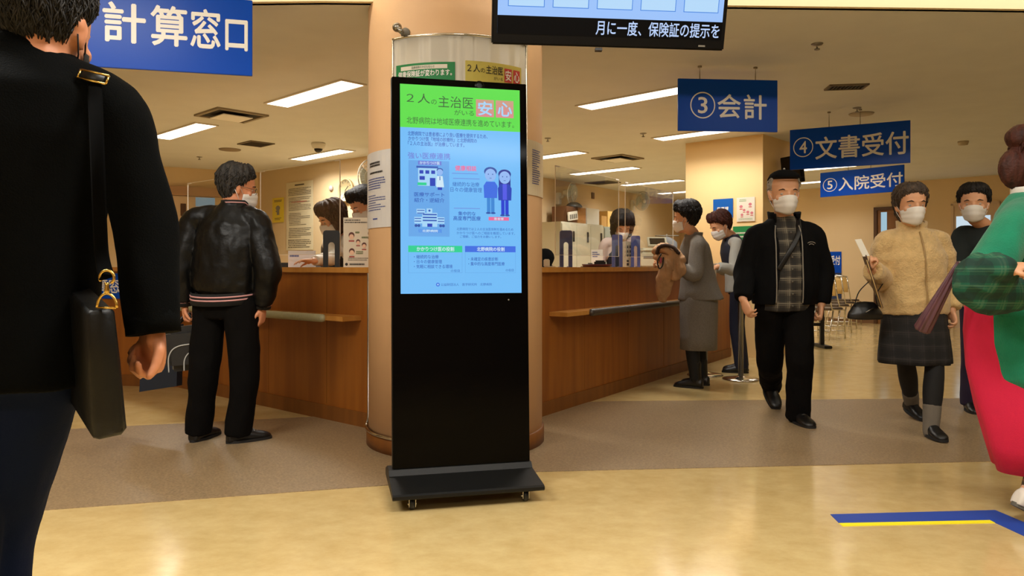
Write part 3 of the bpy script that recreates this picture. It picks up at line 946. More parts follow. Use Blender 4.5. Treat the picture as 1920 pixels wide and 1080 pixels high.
srect(E_GR, 752.5, 972.5, 157.5, 238)
stext(E_DK, '２人', 764, 806, 174, 192); stext(E_DK, 'の', 808, 818, 184, 193); stext(E_DK, '主治医', 821, 885, 176, 198); stext(E_DK, 'がいる', 850, 886, 201, 211)
for x, c in ((890, '安'), (927, '心')):
    srect(E_PK, x, x + 33.5, 179, 212); stext(E_LB, c, x + 4, x + 30, 183, 209, 0.02)
stext(E_DK, '北野病院は地域医療連携を進めています。', 764, 961, 218, 231)
stext(E_TX, '北野病院では患者様により良い医療を提供するため、', 766, 911, 245, 253.5, .012); stext(E_TX, 'かかりつけ医『地域の診療所』と北野病院の', 767, 891, 254.5, 262.5, .012); stext(E_TX, '『２人の主治医』が治療しています。', 766, 868, 263.5, 271.5, .012)
stext(E_VI, '強い医療連携', 766, 842, 284, 296, .008)
srect(E_PAN, 767, 840, 299, 440)
stext(E_RB, '健康相談', 852, 889, 306, 316) if False else stext(E_PK, '健康相談', 851, 890, 306, 316, .02)
for x0, x1, y in ((845, 893, 321), (847, 896, 330.5), (848, 896, 386.5)): srect(E_VI, x0, x1, y - .5, y + .5)
stext(E_TX, '継続的な治療', 846, 895, 337, 345.5); stext(E_TX, '日々の健康管理', 842, 900, 347, 356)
stext(E_TX, '集中的な', 856, 888, 392.5, 400, .01); stext(E_TX, '高度専門医療', 847, 897, 401, 409.5, .01)
srect(E_VI, 784, 826, 299.5, 307, .0012); stext(E_WH, 'かかりつけ医', 787, 823, 300.7, 306, .015, .0018)
# small clinic with a doctor
srect(E_TX, 781, 820, 309, 313, .0012); srect(E_LB, 784, 818, 313, 346, .0012)
for i in range(3): srect(E_NV, 786.5 + 10.5 * i, 793.5 + 10.5 * i, 317, 323.5, .0018)
srect(E_NV, 786.5, 796, 328, 335, .0018); srect(E_TEAL, 783, 799, 340, 345, .0018); srect(E_NV, 805, 815, 331, 346, .0018)
soval(E_SK, 823, 320, 5.5, 6, .0024); soval(E_HR, 823, 316.2, 5.8, 4, .0018); spoly(E_WH, [(818, 327), (828, 327), (830.5, 348), (816.5, 348)], .0024); srect(E_NV, 819, 827, 348, 353, .0018); srect(E_HR, 822.3, 823.7, 328, 335, .003)
stext(E_TX, '医療サポート', 777, 831, 358, 366, .012); stext(E_TX, '紹介・逆紹介', 777, 831, 368.5, 376.5, .012)
# hospital building
srect(E_LB, 791, 818, 396, 422, .0012); srect(E_LB, 777, 831, 404, 416, .0009); srect(E_LB, 781, 796, 389, 398, .0009); srect(E_LB, 799, 809, 388, 396, .0012)
for i, y in enumerate((398, 403.5, 409)): srect(E_TX, 792, 817, y, y + 2.6, .0018)
for y in (391, 396): srect(E_TX, 782, 795, y, y + 1.6, .0015)
for y in (406, 411): srect(E_TX, 777.5, 789, y, y + 1.6, .0015); srect(E_TX, 819, 830.5, y, y + 1.6, .0015)
soval(E_TX, 804, 392, 2, 2, .0018); srect(E_NV, 800, 809, 416, 422, .0018)
for x in (780, 785, 824, 829): soval(E_HR, x, 420, 2.6, 2.6, .0018)
srect(E_RB, 784, 826, 426, 433); stext(E_WH, '北野病院', 791, 819, 427.2, 432, .015)
# man and woman
def figure(cx, top, w, coat, legs, hair, long_hair):
    soval(E_HR if not long_hair else hair, cx, top + 9, 12, 9, .0012)
    if long_hair: srect(hair, cx - 11, cx + 11, top + 9, top + 33, .0009)
    soval(E_SK, cx, top + 15.5, 10.5, 12, .0018)
    for s in (-1, 1): soval(E_HR, cx + s * 4, top + 14, .9, 1.2, .0024)
    srect(E_HR, cx - 2, cx + 2, top + 21, top + 21.8, .0024)
    spoly(coat, [(cx - 8, top + 28), (cx + 8, top + 28), (cx + 13, top + 36), (cx + 12, top + 59), (cx - 12, top + 59), (cx - 13, top + 36)], .0015)
    srect(legs, cx - 7, cx - .6, top + 58, top + 86, .0012); srect(legs, cx + .6, cx + 7, top + 58, top + 86, .0012)
    for s in (-1, 1): soval(E_HR, cx + s * 4.5, top + 87.5, 4.5, 1.8, .0015)
figure(916, 307, 24, E_RB, E('slacks', (62, 140, 220)), E_HR, False)
figure(942.5, 311, 24, E_NV, E('jeans', (36, 66, 214)), E('dark_hair', (34, 54, 150)), True)
srect(E('blouse', (84, 92, 236)), 938.5, 946.5, 339, 369, .0018)
srect(E_PK, 912, 950, 402, 408.5); stext(E_WH, '患者様', 922, 940, 403, 407.6, .01)
stext(E_TX, '北野病院では２人の主治医体制を進めるため', 853, 958, 422.5, 428); stext(E_TX, 'かかりつけ医へのご相談を推奨しています。', 853, 961, 430, 435.5); stext(E_TX, 'ご理解、ご協力をお願いします。', 859, 935, 437, 442)
srect(E_TEAL, 766, 863, 457, 469); srect(E_RB, 868, 962, 457, 468.5); stext(E_WH, 'かかりつけ医の役割', 781, 848, 459, 467, .02); stext(E_WH, '北野病院の役割', 890, 941, 459, 466.7, .02)
for x0, x1 in ((766, 863), (868, 962)):
    for a, b, c, d in ((x0, x1, 507, 507.6), (x0, x0 + .6, 469, 507), (x1 - .6, x1, 469, 507)): srect(E_PAN, a, b, c, d)
for s, x0, x1, y in (('・継続的な治療', 776, 820, 474), ('・日々の健康管理', 776, 826, 483), ('・気軽に相談できる環境', 776, 845, 492), ('・未確定の疾患診断', 874, 929, 478), ('・集中的な高度専門医療', 874, 941, 487)): stext(E_TX, s, x0, x1, y, y + 7, .006)
stext(E_TX, 'の役目', 842, 858, 501, 506); stext(E_TX, 'の役目', 943, 958, 500, 505)
soval(E_RB, 818.5, 529, 3.4, 3.4); soval(E_LB, 818.5, 529, 1.5, 1.5, .0018); stext(E_TX, '公益財団法人　医学研究所　北野病院', 824, 917, 526.5, 531.5)
for (nm, d), (m, b, _) in LAYER.items():
    b.build(nm.replace('screen_', '') + '_print', m, scr, fixn=False)

# ------------------------------------------------------------------ hanging monitors
def monitor(label, BL, BR, H, tilt, pole_top, name='hanging_monitor'):
    u = (BR - BL); L = u.length; u = V(u.x, u.y, 0).normalized(); n = V(u.y, -u.x, 0)
    v = V(0, 0, math.cos(tilt)) + n * math.sin(tilt); f = n * math.cos(tilt) - V(0, 0, math.sin(tilt))
    c = (BL + BR) / 2
    r = thing(name, label, 'monitor', tuple(c))
    mb = MB(); mb.frame_box(BL, u, v, f, 0, L, 0, H, -0.05, 0.0, 0.006); mb.frame_box(BL, u, v, f, L * .2, L * .8, H * .2, H * .8, -0.085, -0.05, 0.01); mb.build('casing', mat('tv_black', (6, 6, 7), 0.4, spec=.2), r)
    mb = MB(); p = c + v * H * .5 - f * 0.09; mb.tube([p, p - n * 0.05 + V(0, 0, 0.1), V(p.x, p.y, pole_top) - n * 0.05], 0.022, 12); mb.box(p, (0.16, 0.05, 0.2)); mb.build('ceiling_pole', M_BLACK, r)
    return r, (lambda x, y, d=0.0: BL + u * L * x + v * H * y + f * (0.001 + d)), L
TBL, TBR = W(922, 82, 3.35), W(1357, 95, 3.457)
tv, tf, TL = monitor('large hanging TV monitor with pale blue screen and caption strip, cut by the top', TBL, TBR, 0.62, math.radians(15), CEIL_HIGH)
mb = MB(); mb.quad(tf(.022, .075), tf(.982, .075), tf(.982, .975), tf(.022, .975)); scr2 = mb.build('screen', emit('tv_pale_blue', (158, 198, 255), 0.95), tv, fixn=False)
mb = MB(); mb.quad(tf(.022, .072, .0006), tf(.982, .072, .0006), tf(.982, .20, .0006), tf(.022, .20, .0006)); mb.build('caption_strip', mat('tv_strip_black', (3, 3, 5), 0.5, spec=.1), scr2, fixn=False)
mb = MB(); mb.text('月に一度、保険証の提示を', (.437, .972, .085, .185), lambda x, y: tf(x, y, .0012), .012); mb.build('caption', emit('tv_caption', (190, 214, 255), 0.95), scr2, fixn=False)
bx_o, bx_i = MB(), MB()
for row in range(4):
    for k in range(5):
        x0 = .064 + .186 * k; y0 = .262 + .19 * row
        bx_o.quad(tf(x0, y0, .0006), tf(x0 + .152, y0, .0006), tf(x0 + .152, y0 + .135, .0006), tf(x0, y0 + .135, .0006))
        bx_i.quad(tf(x0 + .003, y0 + .005, .0012), tf(x0 + .149, y0 + .005, .0012), tf(x0 + .149, y0 + .13, .0012), tf(x0 + .003, y0 + .13, .0012))
bx_o.build('box_outline', emit('tv_outline', (60, 132, 226), 0.95), scr2, fixn=False); bx_i.build('box_fill', emit('tv_box', (184, 222, 255), 0.95), scr2, fixn=False)
mb = MB(); mb.quad(tf(.885, .022, .0004), tf(.915, .022, .0004), tf(.915, .034, .0004), tf(.885, .034, .0004)); mb.build('maker_plate', M_GREY, tv, fixn=False)
mb = MB(); mb.frame_box(TBL, (TBR - TBL).normalized(), V(0, 0, 1), V(0, -1, 0), TL * .44, TL * .47, -0.012, 0.0, -0.04, -0.01); mb.build('sensor', M_BLACK, tv)
m2, mf, ml = monitor('small dark hanging monitor half behind the sign numbered 4', W(1467, 346, 9.0), W(1504, 346, 8.7), 0.32, 0.12, CEIL)
mb = MB(); mb.quad(mf(.05, .06), mf(.95, .06), mf(.95, .95), mf(.05, .95)); mb.build('screen', mat('dark_screen', (14, 16, 20), 0.08), m2, fixn=False)

# ------------------------------------------------------------------ floor marking tape
M_TAPEB = mat('tape_blue', (36, 72, 166), 0.45); M_TAPEY = mat('tape_yellow', (250, 236, 30), 0.5)
mb = MB(); mb.prism([V(p.x, p.y, 0.0) for p in (G(1557, 965), G(1573, 981), G(1855, 975.5), G(1960, 1024), G(2010, 1018), G(1866, 957))], (0, 0, 0.0022))
tag(mb.build('floor_tape', M_TAPEB), 'blue floor marking tape bent at one corner, bottom right of floor', 'floor tape')
mb = MB(); mb.prism([V(p.x, p.y, 0.0) for p in (G(1573, 981.6), G(1580, 987), G(1866, 981), G(1856, 976))], (0, 0, 0.0022))
tag(mb.build('floor_tape', M_TAPEY), 'thin bright yellow floor tape strip along the blue tape', 'floor tape')
# ------------------------------------------------------------------ clear acrylic screens on the counters
ZC = 1.056
def on_counter(pts, side, i, px, inset):
    """point on the worktop below a pixel column, inset from the front edge toward the office"""
    a, b = offset([pts[i], pts[i + 1]], -inset * side)
    d = (b - a).normalized()
    k = (px - 960.0) / FPX
    t = (k * a.y - a.x) / (d.x - k * d.y)
    return V(a.x + d.x * t, a.y + d.y * t, ZC), d, V(d.y, -d.x, 0) * side
M_EDGEW = mat('frosted_edge', (236, 226, 208), 0.35)
def screen_pane(label, pts, side, px0, px1, z1, inset=0.16, zb=1.15, tops=True, bright=1.0):
    p, d, n = on_counter(pts, side, 0, px0, inset); q, _, _ = on_counter(pts, side, 0, px1, inset)
    c = (p + q) / 2
    r = thing('acrylic_screen', label, 'acrylic screen', tuple(c), 0, 'clear acrylic screens on the counters')
    u = (q - p); L = u.length; u.normalize()
    mb = MB(); mb.frame_box(V(p.x, p.y, 0), u, V(0, 0, 1), n, 0.003, L - 0.003, zb, z1 - .003, -0.002, 0.002); mb.build('clear_sheet', M_GLASS, r)
    mb = MB(); e = 0.004 * bright
    mb.frame_box(V(p.x, p.y, 0), u, V(0, 0, 1), n, 0, e, zb, z1, -0.003, 0.003); mb.frame_box(V(p.x, p.y, 0), u, V(0, 0, 1), n, L - e, L, zb, z1, -0.003, 0.003)
    mb.frame_box(V(p.x, p.y, 0), u, V(0, 0, 1), n, 0, L, z1 - e, z1, -0.003, 0.003); mb.frame_box(V(p.x, p.y, 0), u, V(0, 0, 1), n, 0, L, zb, zb + e, -0.003, 0.003)
    for s in (0.0, L - 0.06):
        mb.frame_box(V(p.x, p.y, 0), u, V(0, 0, 1), n, s, s + 0.06, z1 - 0.010, z1 + 0.001, -0.004, 0.004)
    mb.build('polished_edge', M_EDGEW, r)
    for s in (0.06, L - 0.10):
        mb = MB(); mb.frame_box(V(p.x, p.y, 0), u, V(0, 0, 1), n, s, s + 0.04, ZC, ZC + 0.006, -0.09, 0.09); mb.frame_box(V(p.x, p.y, 0), u, V(0, 0, 1), n, s + .014, s + .026, ZC, zb + 0.02, -0.006, 0.006)
        mb.build('foot', M_GLASS, r)
    return r
screen_pane('clear acrylic screen on left counter in front of the leather jacket man', LC, -1, 352, 474, 1.82)
screen_pane('clear acrylic screen on left counter before the brown haired clerk', LC, -1, 488, 638, 1.83)
screen_pane('clear acrylic screen on right counter nearest the round column', RC, 1, 1041, 1160, 1.84, bright=.5)
screen_pane('clear acrylic screen on right counter between bobbed clerk and woman in grey suit', RC, 1, 1172, 1262, 1.83, bright=.5)

# ------------------------------------------------------------------ arch shaped stands on the counters
def arch_stand(label, pts, side, px0, px1, ptop, m, inset):
    p, d, n = on_counter(pts, side, 0, px0, inset)
    q, _, _ = on_counter(pts, side, 0, px1, inset)
    c = (p + q) / 2
    w = (px1 - px0) / FPX * c.y
    h = CAM_H + (HORIZON - ptop) / FPX * c.y - ZC
    u = V(1, 0.12, 0).normalized(); nn = V(u.y, -u.x, 0)
    r = thing('arch_stand', label, 'stand', tuple(c), 0, 'arch shaped stands on the counters')
    out = [(-w / 2, 0)]
    ch = w * .16
    out += [(-w / 2, h - ch), (-w / 2 + ch * .3, h - ch * .3), (-w / 2 + ch, h), (w / 2 - ch, h), (w / 2 - ch * .3, h - ch * .3), (w / 2, h - ch), (w / 2, 0)]
    lw = w * .30
    hole_h = h * .68
    inn = [(w / 2 - lw, 0)] + [((w / 2 - lw) * math.cos(a), hole_h - (w / 2 - lw) + (w / 2 - lw) * math.sin(a)) for a in [math.pi * i / 10 for i in range(11)]] + [(-(w / 2 - lw), 0)]
    mb = MB(); mb.prism([c + u * x + V(0, 0, z) + nn * 0.009 for x, z in out + inn], nn * -0.018)
    mb.build('arch_plate', m, r)
    mb = MB(); mb.frame_box(c, u, nn, V(0, 0, 1), -w / 2, -w / 2 + lw, -0.07, -0.01, 0, 0.006); mb.frame_box(c, u, nn, V(0, 0, 1), w / 2 - lw, w / 2, -0.07, -0.01, 0, 0.006)
    mb.build('foot', m, r)
M_NAVY = mat('stand_navy', (70, 84, 150), 0.4)
arch_stand('black arch shaped stand on left counter before the brown haired clerk', LC, -1, 606.5, 637, 432, M_BLACK, 0.06)
arch_stand('navy arch shaped stand alone at the left end of right counter', RC, 1, 1049, 1073, 432, M_NAVY, 0.30)
arch_stand('navy arch shaped stand left of the icon card on right counter', RC, 1, 1147, 1167, 440, M_NAVY, 0.25)
arch_stand('navy arch shaped stand right of the icon card on right counter', RC, 1, 1183, 1200, 442, M_NAVY, 0.20)

def standing_card(name, label, pts, side, px0, px1, ptop, paper, blocks, inset, lean=0.0, ux=None, cat='notice', pbot=None):
    p, d, n = on_counter(pts, side, 0, (px0 + px1) / 2, inset)
    w = (px1 - px0) / FPX * p.y; h = CAM_H + (HORIZON - ptop) / FPX * p.y - ZC
    u = (Vector(ux) if ux else V(1, 0, 0)).normalized(); nn = V(u.y, -u.x, 0)
    f = lambda x, y: p + u * w * (x - .5) + V(0, 0, h * y) - nn * (lean * y * h)
    r = notice(name, label, f, paper, blocks, cat)
    mb = MB(); mb.prism([p - nn * 0.003 + u * a * w for a in (-.2, .2)] + [p - nn * 0.003 + V(0, 0, h * .5) - nn * lean * h * .5 + u * w * .06, p - nn * 0.003 + V(0, 0, h * .5) - nn * lean * h * .5 - u * w * .06], -nn * 0.002)
    mb.prism([p - nn * 0.004 - u * .003, p - nn * (0.07), p - nn * 0.004 + V(0, 0, h * .5) - nn * lean * h * .5], u * 0.006)
    mb.build('easel_back', M_GREY, r)
    return r
standing_card('desk_card', 'white desk card with a blue heading on left counter beneath the long notice', LC, -1, 540.5, 592, 470, mat('card_cool_white', (226, 222, 224), 0.5),
              [('heading', M_INKB, lambda mb, f: lines(mb, f, .05, .68, .62, .74, 1, 51, .9))], 0.30)
h2, s2, r2 = mask_faces([(.26, .62, 1.25), (.86, .66, 1.1), (.47, .5, .9), (.66, .43, 1), (.27, .30, 1.2), (.94, .34, 1)])
standing_card('face_poster', 'cream standing poster with drawn faces on left counter against the column', LC, -1, 644, 703, 408, mat('poster_pale', (216, 204, 182), 0.5),
              [('small_print', M_INK, lambda mb, f: (lines(mb, f, .04, .95, .88, .97, 2, 61, .5), lines(mb, f, .15, .9, .13, .2, 2, 62, .4), oval(mb, f, .1, .06, .045, .03), lines(mb, f, .2, .7, .03, .09, 1, 63, .6))),
               ('hair', mat('print_brown', (96, 56, 50), 0.7), h2), ('faces', M_SKINP, s2), ('red_print', mat('print_rust', (170, 84, 76), 0.7), r2),
               ('captions', mat('print_moss', (120, 128, 88), 0.7), lambda mb, f: (lines(mb, f, .38, .62, .68, .72, 1, 64, .9), lines(mb, f, .58, .9, .58, .62, 1, 65, .9), lines(mb, f, .4, .68, .26, .33, 2, 66, .7)))], 0.09)
standing_card('icon_card', 'narrow grey card of small icons standing between two navy stands', RC, 1, 1167.5, 1186, 453, mat('card_grey', (176, 168, 146), 0.5),
              [('icons', M_INK, lambda mb, f: [(rect(mb, f, x - .07, x + .07, y, y + .05), oval(mb, f, x, y + .075, .06, .025)) for y in (.75, .57, .40) for x in (.25, .5, .75)] + [rect(mb, f, .4, .62, .2, .28), rect(mb, f, .4, .62, .06, .16)])], 0.28)

def small(name, label, cat, mb, m):
    return tag(mb.build(name, m), label, cat)
p, d, n = on_counter(LC, -1, 0, 516, .22)
mb = MB(); mb.box(p + V(0, 0, .027), (.065, .05, .054), bev=.004); small('card_box', 'small orange card box on left counter beside the leather jacket man', 'box', mb, mat('box_orange', (226, 142, 40), 0.5))
p, d, n = on_counter(LC, -1, 0, 532, .24)
mb = MB(); mb.box(p + V(0, 0, .018), (.09, .07, .036), bev=.004); small('ink_pad', 'low black box on left counter next to the orange box', 'box', mb, M_BLACK)
p, d, n = on_counter(RC, 1, 0, 1119, .30)
r = thing('cash_tray', 'dark red cash tray holding black oddments on right counter', 'tray', tuple(p))
mb = MB(); mb.lathe([(.0, .004), (.115, .004), (.128, .026), (.134, .026), (.12, 0.0), (0, 0)], p, 32); mb.build('tray', mat('tray_maroon', (72, 20, 22), 0.35), r)
mb = MB(); mb.box(p + V(.03, .02, .035), (.10, .06, .05), bev=.012); tag(mb.build('coin_purse', M_BLACK), 'black coin purse lying in the dark red tray', 'purse')
mb = MB(); mb.box(p + V(-.06, -.01, .022), (.06, .04, .03), bev=.01); tag(mb.build('eraser_pouch', M_GREY), 'small grey pouch lying in the dark red tray', 'pouch')
p, d, n = on_counter(RC, 1, 0, 1119, .46)
standing_card('desk_card', 'small white desk card behind the dark red cash tray', RC, 1, 1109, 1131, 468, M_PAPER, [('small_print', M_INKB, lambda mb, f: lines(mb, f, .1, .9, .55, .9, 3, 71, .5))], .42, .2)
p, d, n = on_counter(RC, 1, 0, 1025, .12)
mb = MB(); mb.box(p + V(0, 0, .03), (.045, .045, .06), bev=.006); small('small_box', 'small white box by the round column on right counter', 'box', mb, M_WHITE)
for px, ins, w, lb in ((1034, .2, .06, 'thin white slip of paper at the near end of right counter'), (1096, .42, .07, 'thin white slip of paper left of the red cash tray')):
    p, d, n = on_counter(RC, 1, 0, px, ins)
    mb = MB(); mb.box(p + V(0, 0, .004), (w, .05, .008)); small('paper_slip', lb, 'paper', mb, M_PAPER)
# payment printer and its slanted display
M_BEIGEP = mat('machine_cream', (206, 200, 172), 0.5)
p, d, n = on_counter(RC, 1, 0, 1217, .32)
r = thing('card_printer', 'cream boxy printer on right counter left of the brown bag', 'printer', tuple(p))
mb = MB(); mb.box(p + V(0, 0, .075), (.20, .22, .15), bev=.012); mb.build('casing', M_BEIGEP, r)
mb = MB(); mb.box(p + V(0, 0, .172), (.188, .21, .045), bev=.018); mb.build('lid', mat('machine_lid', (222, 216, 190), 0.45), r)
mb = MB(); mb.box(p + V(0.0, -.111, .10), (.15, .004, .022)); mb.build('slot', M_GREY, r)
p2, d, n = on_counter(RC, 1, 0, 1232, .44)
r = thing('slanted_display', 'slanted cream payment display with dark screen behind the printer', 'display', tuple(p2))
T = Matrix.Rotation(math.radians(-38), 3, 'X') 
mb = MB(); mb.box(p2 + V(0, 0, .27), (.21, .028, .135), T, .008); mb.build('bezel', M_BEIGEP, r)
mb = MB(); mb.box(p2 + V(0, 0, .27) + T @ V(0, -.0145, 0.002), (.165, .003, .085), T); mb.build('screen', mat('lcd_dark', (26, 28, 30), 0.15), r)
mb = MB(); mb.box(p2 + V(0, .03, .12), (.07, .05, .24), bev=.01); mb.box(p2 + V(0, .02, .006), (.17, .15, .012), bev=.004); mb.build('stand', M_BLACK, r)

# ------------------------------------------------------------------ low front sign on the far left counter
A0, A1 = LC[1], LC[2]
dl = (A1 - A0).normalized(); nl = V(-dl.y, dl.x, 0) * -1
nl = V(dl.y, -dl.x, 0) * -1
def left_front(px, z, off):
    a = A0 + nl * off; k = (px - 960.0) / FPX
    t = (k * a.y - a.x) / (dl.x - k * dl.y)
    return V(a.x + dl.x * t, a.y + dl.y * t, z)
s0, s1 = left_front(120, 0, .02), left_front(250, 0, .02)
sign('blue counter sign glimpsed between the black coat and its sleeve', s0, s1, 0.775, 1.0,
     [('計算窓口', .30, .97, .22, .78, .014)], name='counter_sign', group=None, hooks=())

# ------------------------------------------------------------------ office walls: clock, fans, sensor
p = atOL(652, hzOL(652, 357), 0.02)
R = 0.165
r = thing('wall_clock', 'round white wall clock on office wall above the stooping clerk', 'clock', tuple(p))
ax = nOL
mb = MB(); mb.lathe([(R * .9, 0), (R, 0), (R, .03), (R * .93, .035), (R * .9, .02)], p, 40, axis=ax); mb.build('rim', mat('clock_rim', (176, 160, 120), 0.4), r)
mb = MB(); mb.lathe([(R * .92, .0), (R * .92, .018)], p, 40, axis=ax); mb.build('dial', mat('clock_dial', (238, 228, 196), 0.5), r)
uu = dOL
mb = MB()
for k in range(12):
    a = math.radians(30 * k); q = p + ax * .0195 + (uu * math.sin(a) + V(0, 0, 1) * math.cos(a)) * R * .76
    rd = (uu * math.sin(a) + V(0, 0, 1) * math.cos(a)); tn = rd.cross(ax)
    mb.frame_box(q, tn, rd, ax, -.004, .004, -.014, .014, 0, .001)
mb.build('hour_marks', M_INK, r)
for nm, a, l, w in (('hour_hand', 50, .085, .008), ('minute_hand', 205, .125, .006)):
    a = math.radians(a); rd = (uu * math.sin(a) + V(0, 0, 1) * math.cos(a)); tn = rd.cross(ax)
    mb = MB(); mb.frame_box(p + ax * .022, tn, rd, ax, -w / 2, w / 2, -.015, l, 0, .002); mb.build(nm, M_INK, r)
p = atOL(622, hzOL(622, 353), 0.004)
mb = MB(); mb.lathe([(.04, 0), (.04, .02), (.02, .03)], p, 20, axis=nOL); small('wall_sensor', 'tiny pale round sensor on office wall left of the clock', 'sensor', mb, mat('sensor_lilac', (190, 176, 176), 0.5))

def wall_fan(label, base, n, aim, R=0.2):
    """wall fan: bracket, arm, motor, ring guard with spokes, blades"""
    r = thing('wall_fan', label, 'fan', tuple(base), 0, 'wall fans in the offices')
    aim = Vector(aim).normalized()
    u = V(n.y, -n.x, 0) * -1
    mb = MB(); mb.frame_box(base, u, V(0, 0, 1), n, -.05, .05, -.13, .08, 0, .07, .01); mb.build('bracket', M_WHITE, r)
    h = base + n * .16 + V(0, 0, .07)
    mb = MB(); mb.tube([base + n * .06 + V(0, 0, -.02), base + n * .12, h], .022, 12); mb.build('arm', M_WHITE, r)
    f = h + aim * .14
    mb = MB(); mb.lathe([(.0, -.02), (.055, -.015), (.06, .05), (.05, .10), (0, .10)], h, 24, axis=aim); mb.build('motor', M_WHITE, r)
    a = V(0, 0, 1); U = aim.cross(a).normalized(); Vv = U.cross(aim)
    mb = MB()
    for rad, dz in ((R, .0), (R * .72, -.035), (R * .72, .05), (R * .42, .06), (R * .42, -.05)):
        mb.tube([f + aim * dz + (U * math.cos(t) + Vv * math.sin(t)) * rad for t in [2 * math.pi * i / 36 for i in range(36)]], .004 if rad < R else .009, 6, closed_path=True)
    for k in range(30):
        t = 2 * math.pi * k / 30; rd = U * math.cos(t) + Vv * math.sin(t)
        mb.tube([f + rd * R, f + rd * R * .72 + aim * .05, f + rd * R * .2 + aim * .062], .0018, 4)
        mb.tube([f + rd * R, f + rd * R * .72 - aim * .035, f + rd * R * .3 - aim * .05], .0018, 4)
    mb.build('guard', mat('fan_guard', (206, 202, 188), 0.4), r)
    mb = MB(); mb.lathe([(.0, .068), (.04, .066), (.04, .058), (0, .058)], f, 20, axis=aim); mb.build('badge', M_WHITE, r)
    mb = MB(); mb.lathe([(.0, -.03), (.03, -.03), (.03, .03), (.0, .03)], f, 16, axis=aim)
    for k in range(3):
        t = 2 * math.pi * k / 3
        pts = []
        for i in range(9):
            q = -0.75 + 1.5 * i / 8; rr = R * .86
            pts.append((rr * math.cos(q), rr * math.sin(q)))
        pts += [(.03, .02), (.03, -.02)]
        rd = U * math.cos(t) + Vv * math.sin(t); tn = U * -math.sin(t) + Vv * math.cos(t)
        mb.prism([f + rd * x + tn * y + aim * (y * .25) for x, y in pts], aim * .003)
    mb.build('blades', mat('fan_blade', (170, 178, 172), 0.3), r)
    return r
wall_fan('white wall fan high on office wall peeping out left of the column', atOL(730, hzOL(730, 344), 0.004), nOL, (-.35, -.9, -.12), .25)
wall_fan('white wall fan turned sideways on right office wall near the column', atOR(1044, hzOR(1044, 370), 0.004), nOR, (.85, -.45, -.1), .19)
wall_fan('white wall fan facing forward on right office wall behind the bobbed clerk', atOR(1183, hzOR(1183, 383), 0.004), nOR, (.5, -.85, -.15), .19)
for px, py, lb in ((1043, 417, 'small cream switch on right office wall left of lockers'), (1111, 367, 'small brown hook on right office wall above white box')):
    p = atOR(px, hzOR(px, py), .004); mb = MB(); mb.frame_box(p, dOR, V(0, 0, 1), nOR, -.05, .05, -.06, .06, 0, .015, .004)
    small('wall_switch', lb, 'switch', mb, M_CREAM if px < 1100 else M_FRAMEBR)

# ------------------------------------------------------------------ lockers and what stands on them
M_LOCK = mat('locker_grey', (196, 190, 168), 0.5)
la = atOR(1050, 0, .50); lb_ = atOR(1131, 0, .50)
LZ = CAM_H + (HORIZON - 419) / FPX * la.y
def on_locker(px): 
    k = (px - 960.0) / FPX; a = la; t = (k * a.y - a.x) / (dOR.x - k * dOR.y); return a + dOR * t
def locker(label, px0, px1, z1, m, nd, group='office lockers'):
    a, b = on_locker(px0), on_locker(px1); L = (b - a).length
    r = thing('locker_cabinet', label, 'locker', tuple((a + b) / 2), 0, group)
    mb = MB(); mb.frame_box(a, dOR, V(0, 0, 1), nOR, 0, L, .0, z1, -.44, 0, .006); mb.build('cabinet_body', m, r)
    for tier in range(2):
        for k in range(nd):
            w = L / nd
            z0_, z1_ = (.06 + (z1 - .08) * .5 * tier), (.06 + (z1 - .08) * .5 * (tier + 1) - .01)
            mb = MB(); mb.frame_box(a, dOR, V(0, 0, 1), nOR, w * k + .008, w * (k + 1) - .008, z0_, z1_, 0.0, .016, .004); dr = mb.build('door', m, r)
            mb = MB(); mb.frame_box(a, dOR, V(0, 0, 1), nOR, w * k + w * .72, w * k + w * .84, z1_ - .30, z1_ - .12, .014, .026, .003); mb.build('handle', M_DARK, dr)
locker('cream three door locker under the cardboard boxes in right office', 1052, 1131, LZ, M_LOCK, 3)
locker('pale blue grey locker right of the cream locker, behind bobbed clerk', 1132.5, 1163, LZ - .02, mat('locker_blue_grey', (168, 176, 166), 0.5), 1)
def on_top(name, label, cat, px0, px1, h, m, back=.22, dep=.3, z=None, rot=0.0, parts=None):
    a, b = on_locker(px0), on_locker(px1); L = (b - a).length
    c = (a + b) / 2 - nOR * back; z = LZ if z is None else z
    M = Matrix((dOR, -nOR, V(0, 0, 1))).transposed() @ Matrix.Rotation(rot, 3, 'Y')
    mb = MB(); mb.box(c + V(0, 0, z + h / 2), (L, dep, h), M, .005)
    return small(name, label, cat, mb, m)
M_CARD = mat('cardboard', (168, 118, 60), 0.8, var=.06, vscale=(6, 6, 6)); M_CARDD = mat('cardboard_dark', (104, 66, 34), 0.8)
bx1 = on_top('cardboard_box', 'dark brown box on the cream locker, left side', 'box', 1069, 1089, .28, M_CARDD)
bx2 = on_top('cardboard_box', 'mid brown cardboard box on the cream locker, middle', 'box', 1090.5, 1105, .28, M_CARD)
on_top('storage_box', 'tall white box on the cream locker, right end', 'box', 1107, 1130, .29, M_WHITE)
on_top('cardboard_box', 'open tan cardboard box on the blue grey locker', 'box', 1134, 1144, .2, mat('cardboard_tan', (206, 156, 84), 0.8), z=LZ - .02)
on_top('storage_box', 'pale yellow box on blue grey locker beside the tan box', 'box', 1145.5, 1160, .3, mat('box_straw', (232, 190, 112), 0.6), z=LZ - .02)
q = on_locker(1077) - nOR * .035
M = Matrix((dOR, -nOR, V(0, 0, 1))).transposed() @ Matrix.Rotation(math.radians(-8), 3, 'Y')
mb = MB(); mb.box(q + V(0, 0, LZ + .115), (.30, .03, .15), M, .004); o = mb.build('magazine_stack', M_PAPER); tag(o, 'tilted white printed magazine leaning before boxes on cream locker', 'magazine')
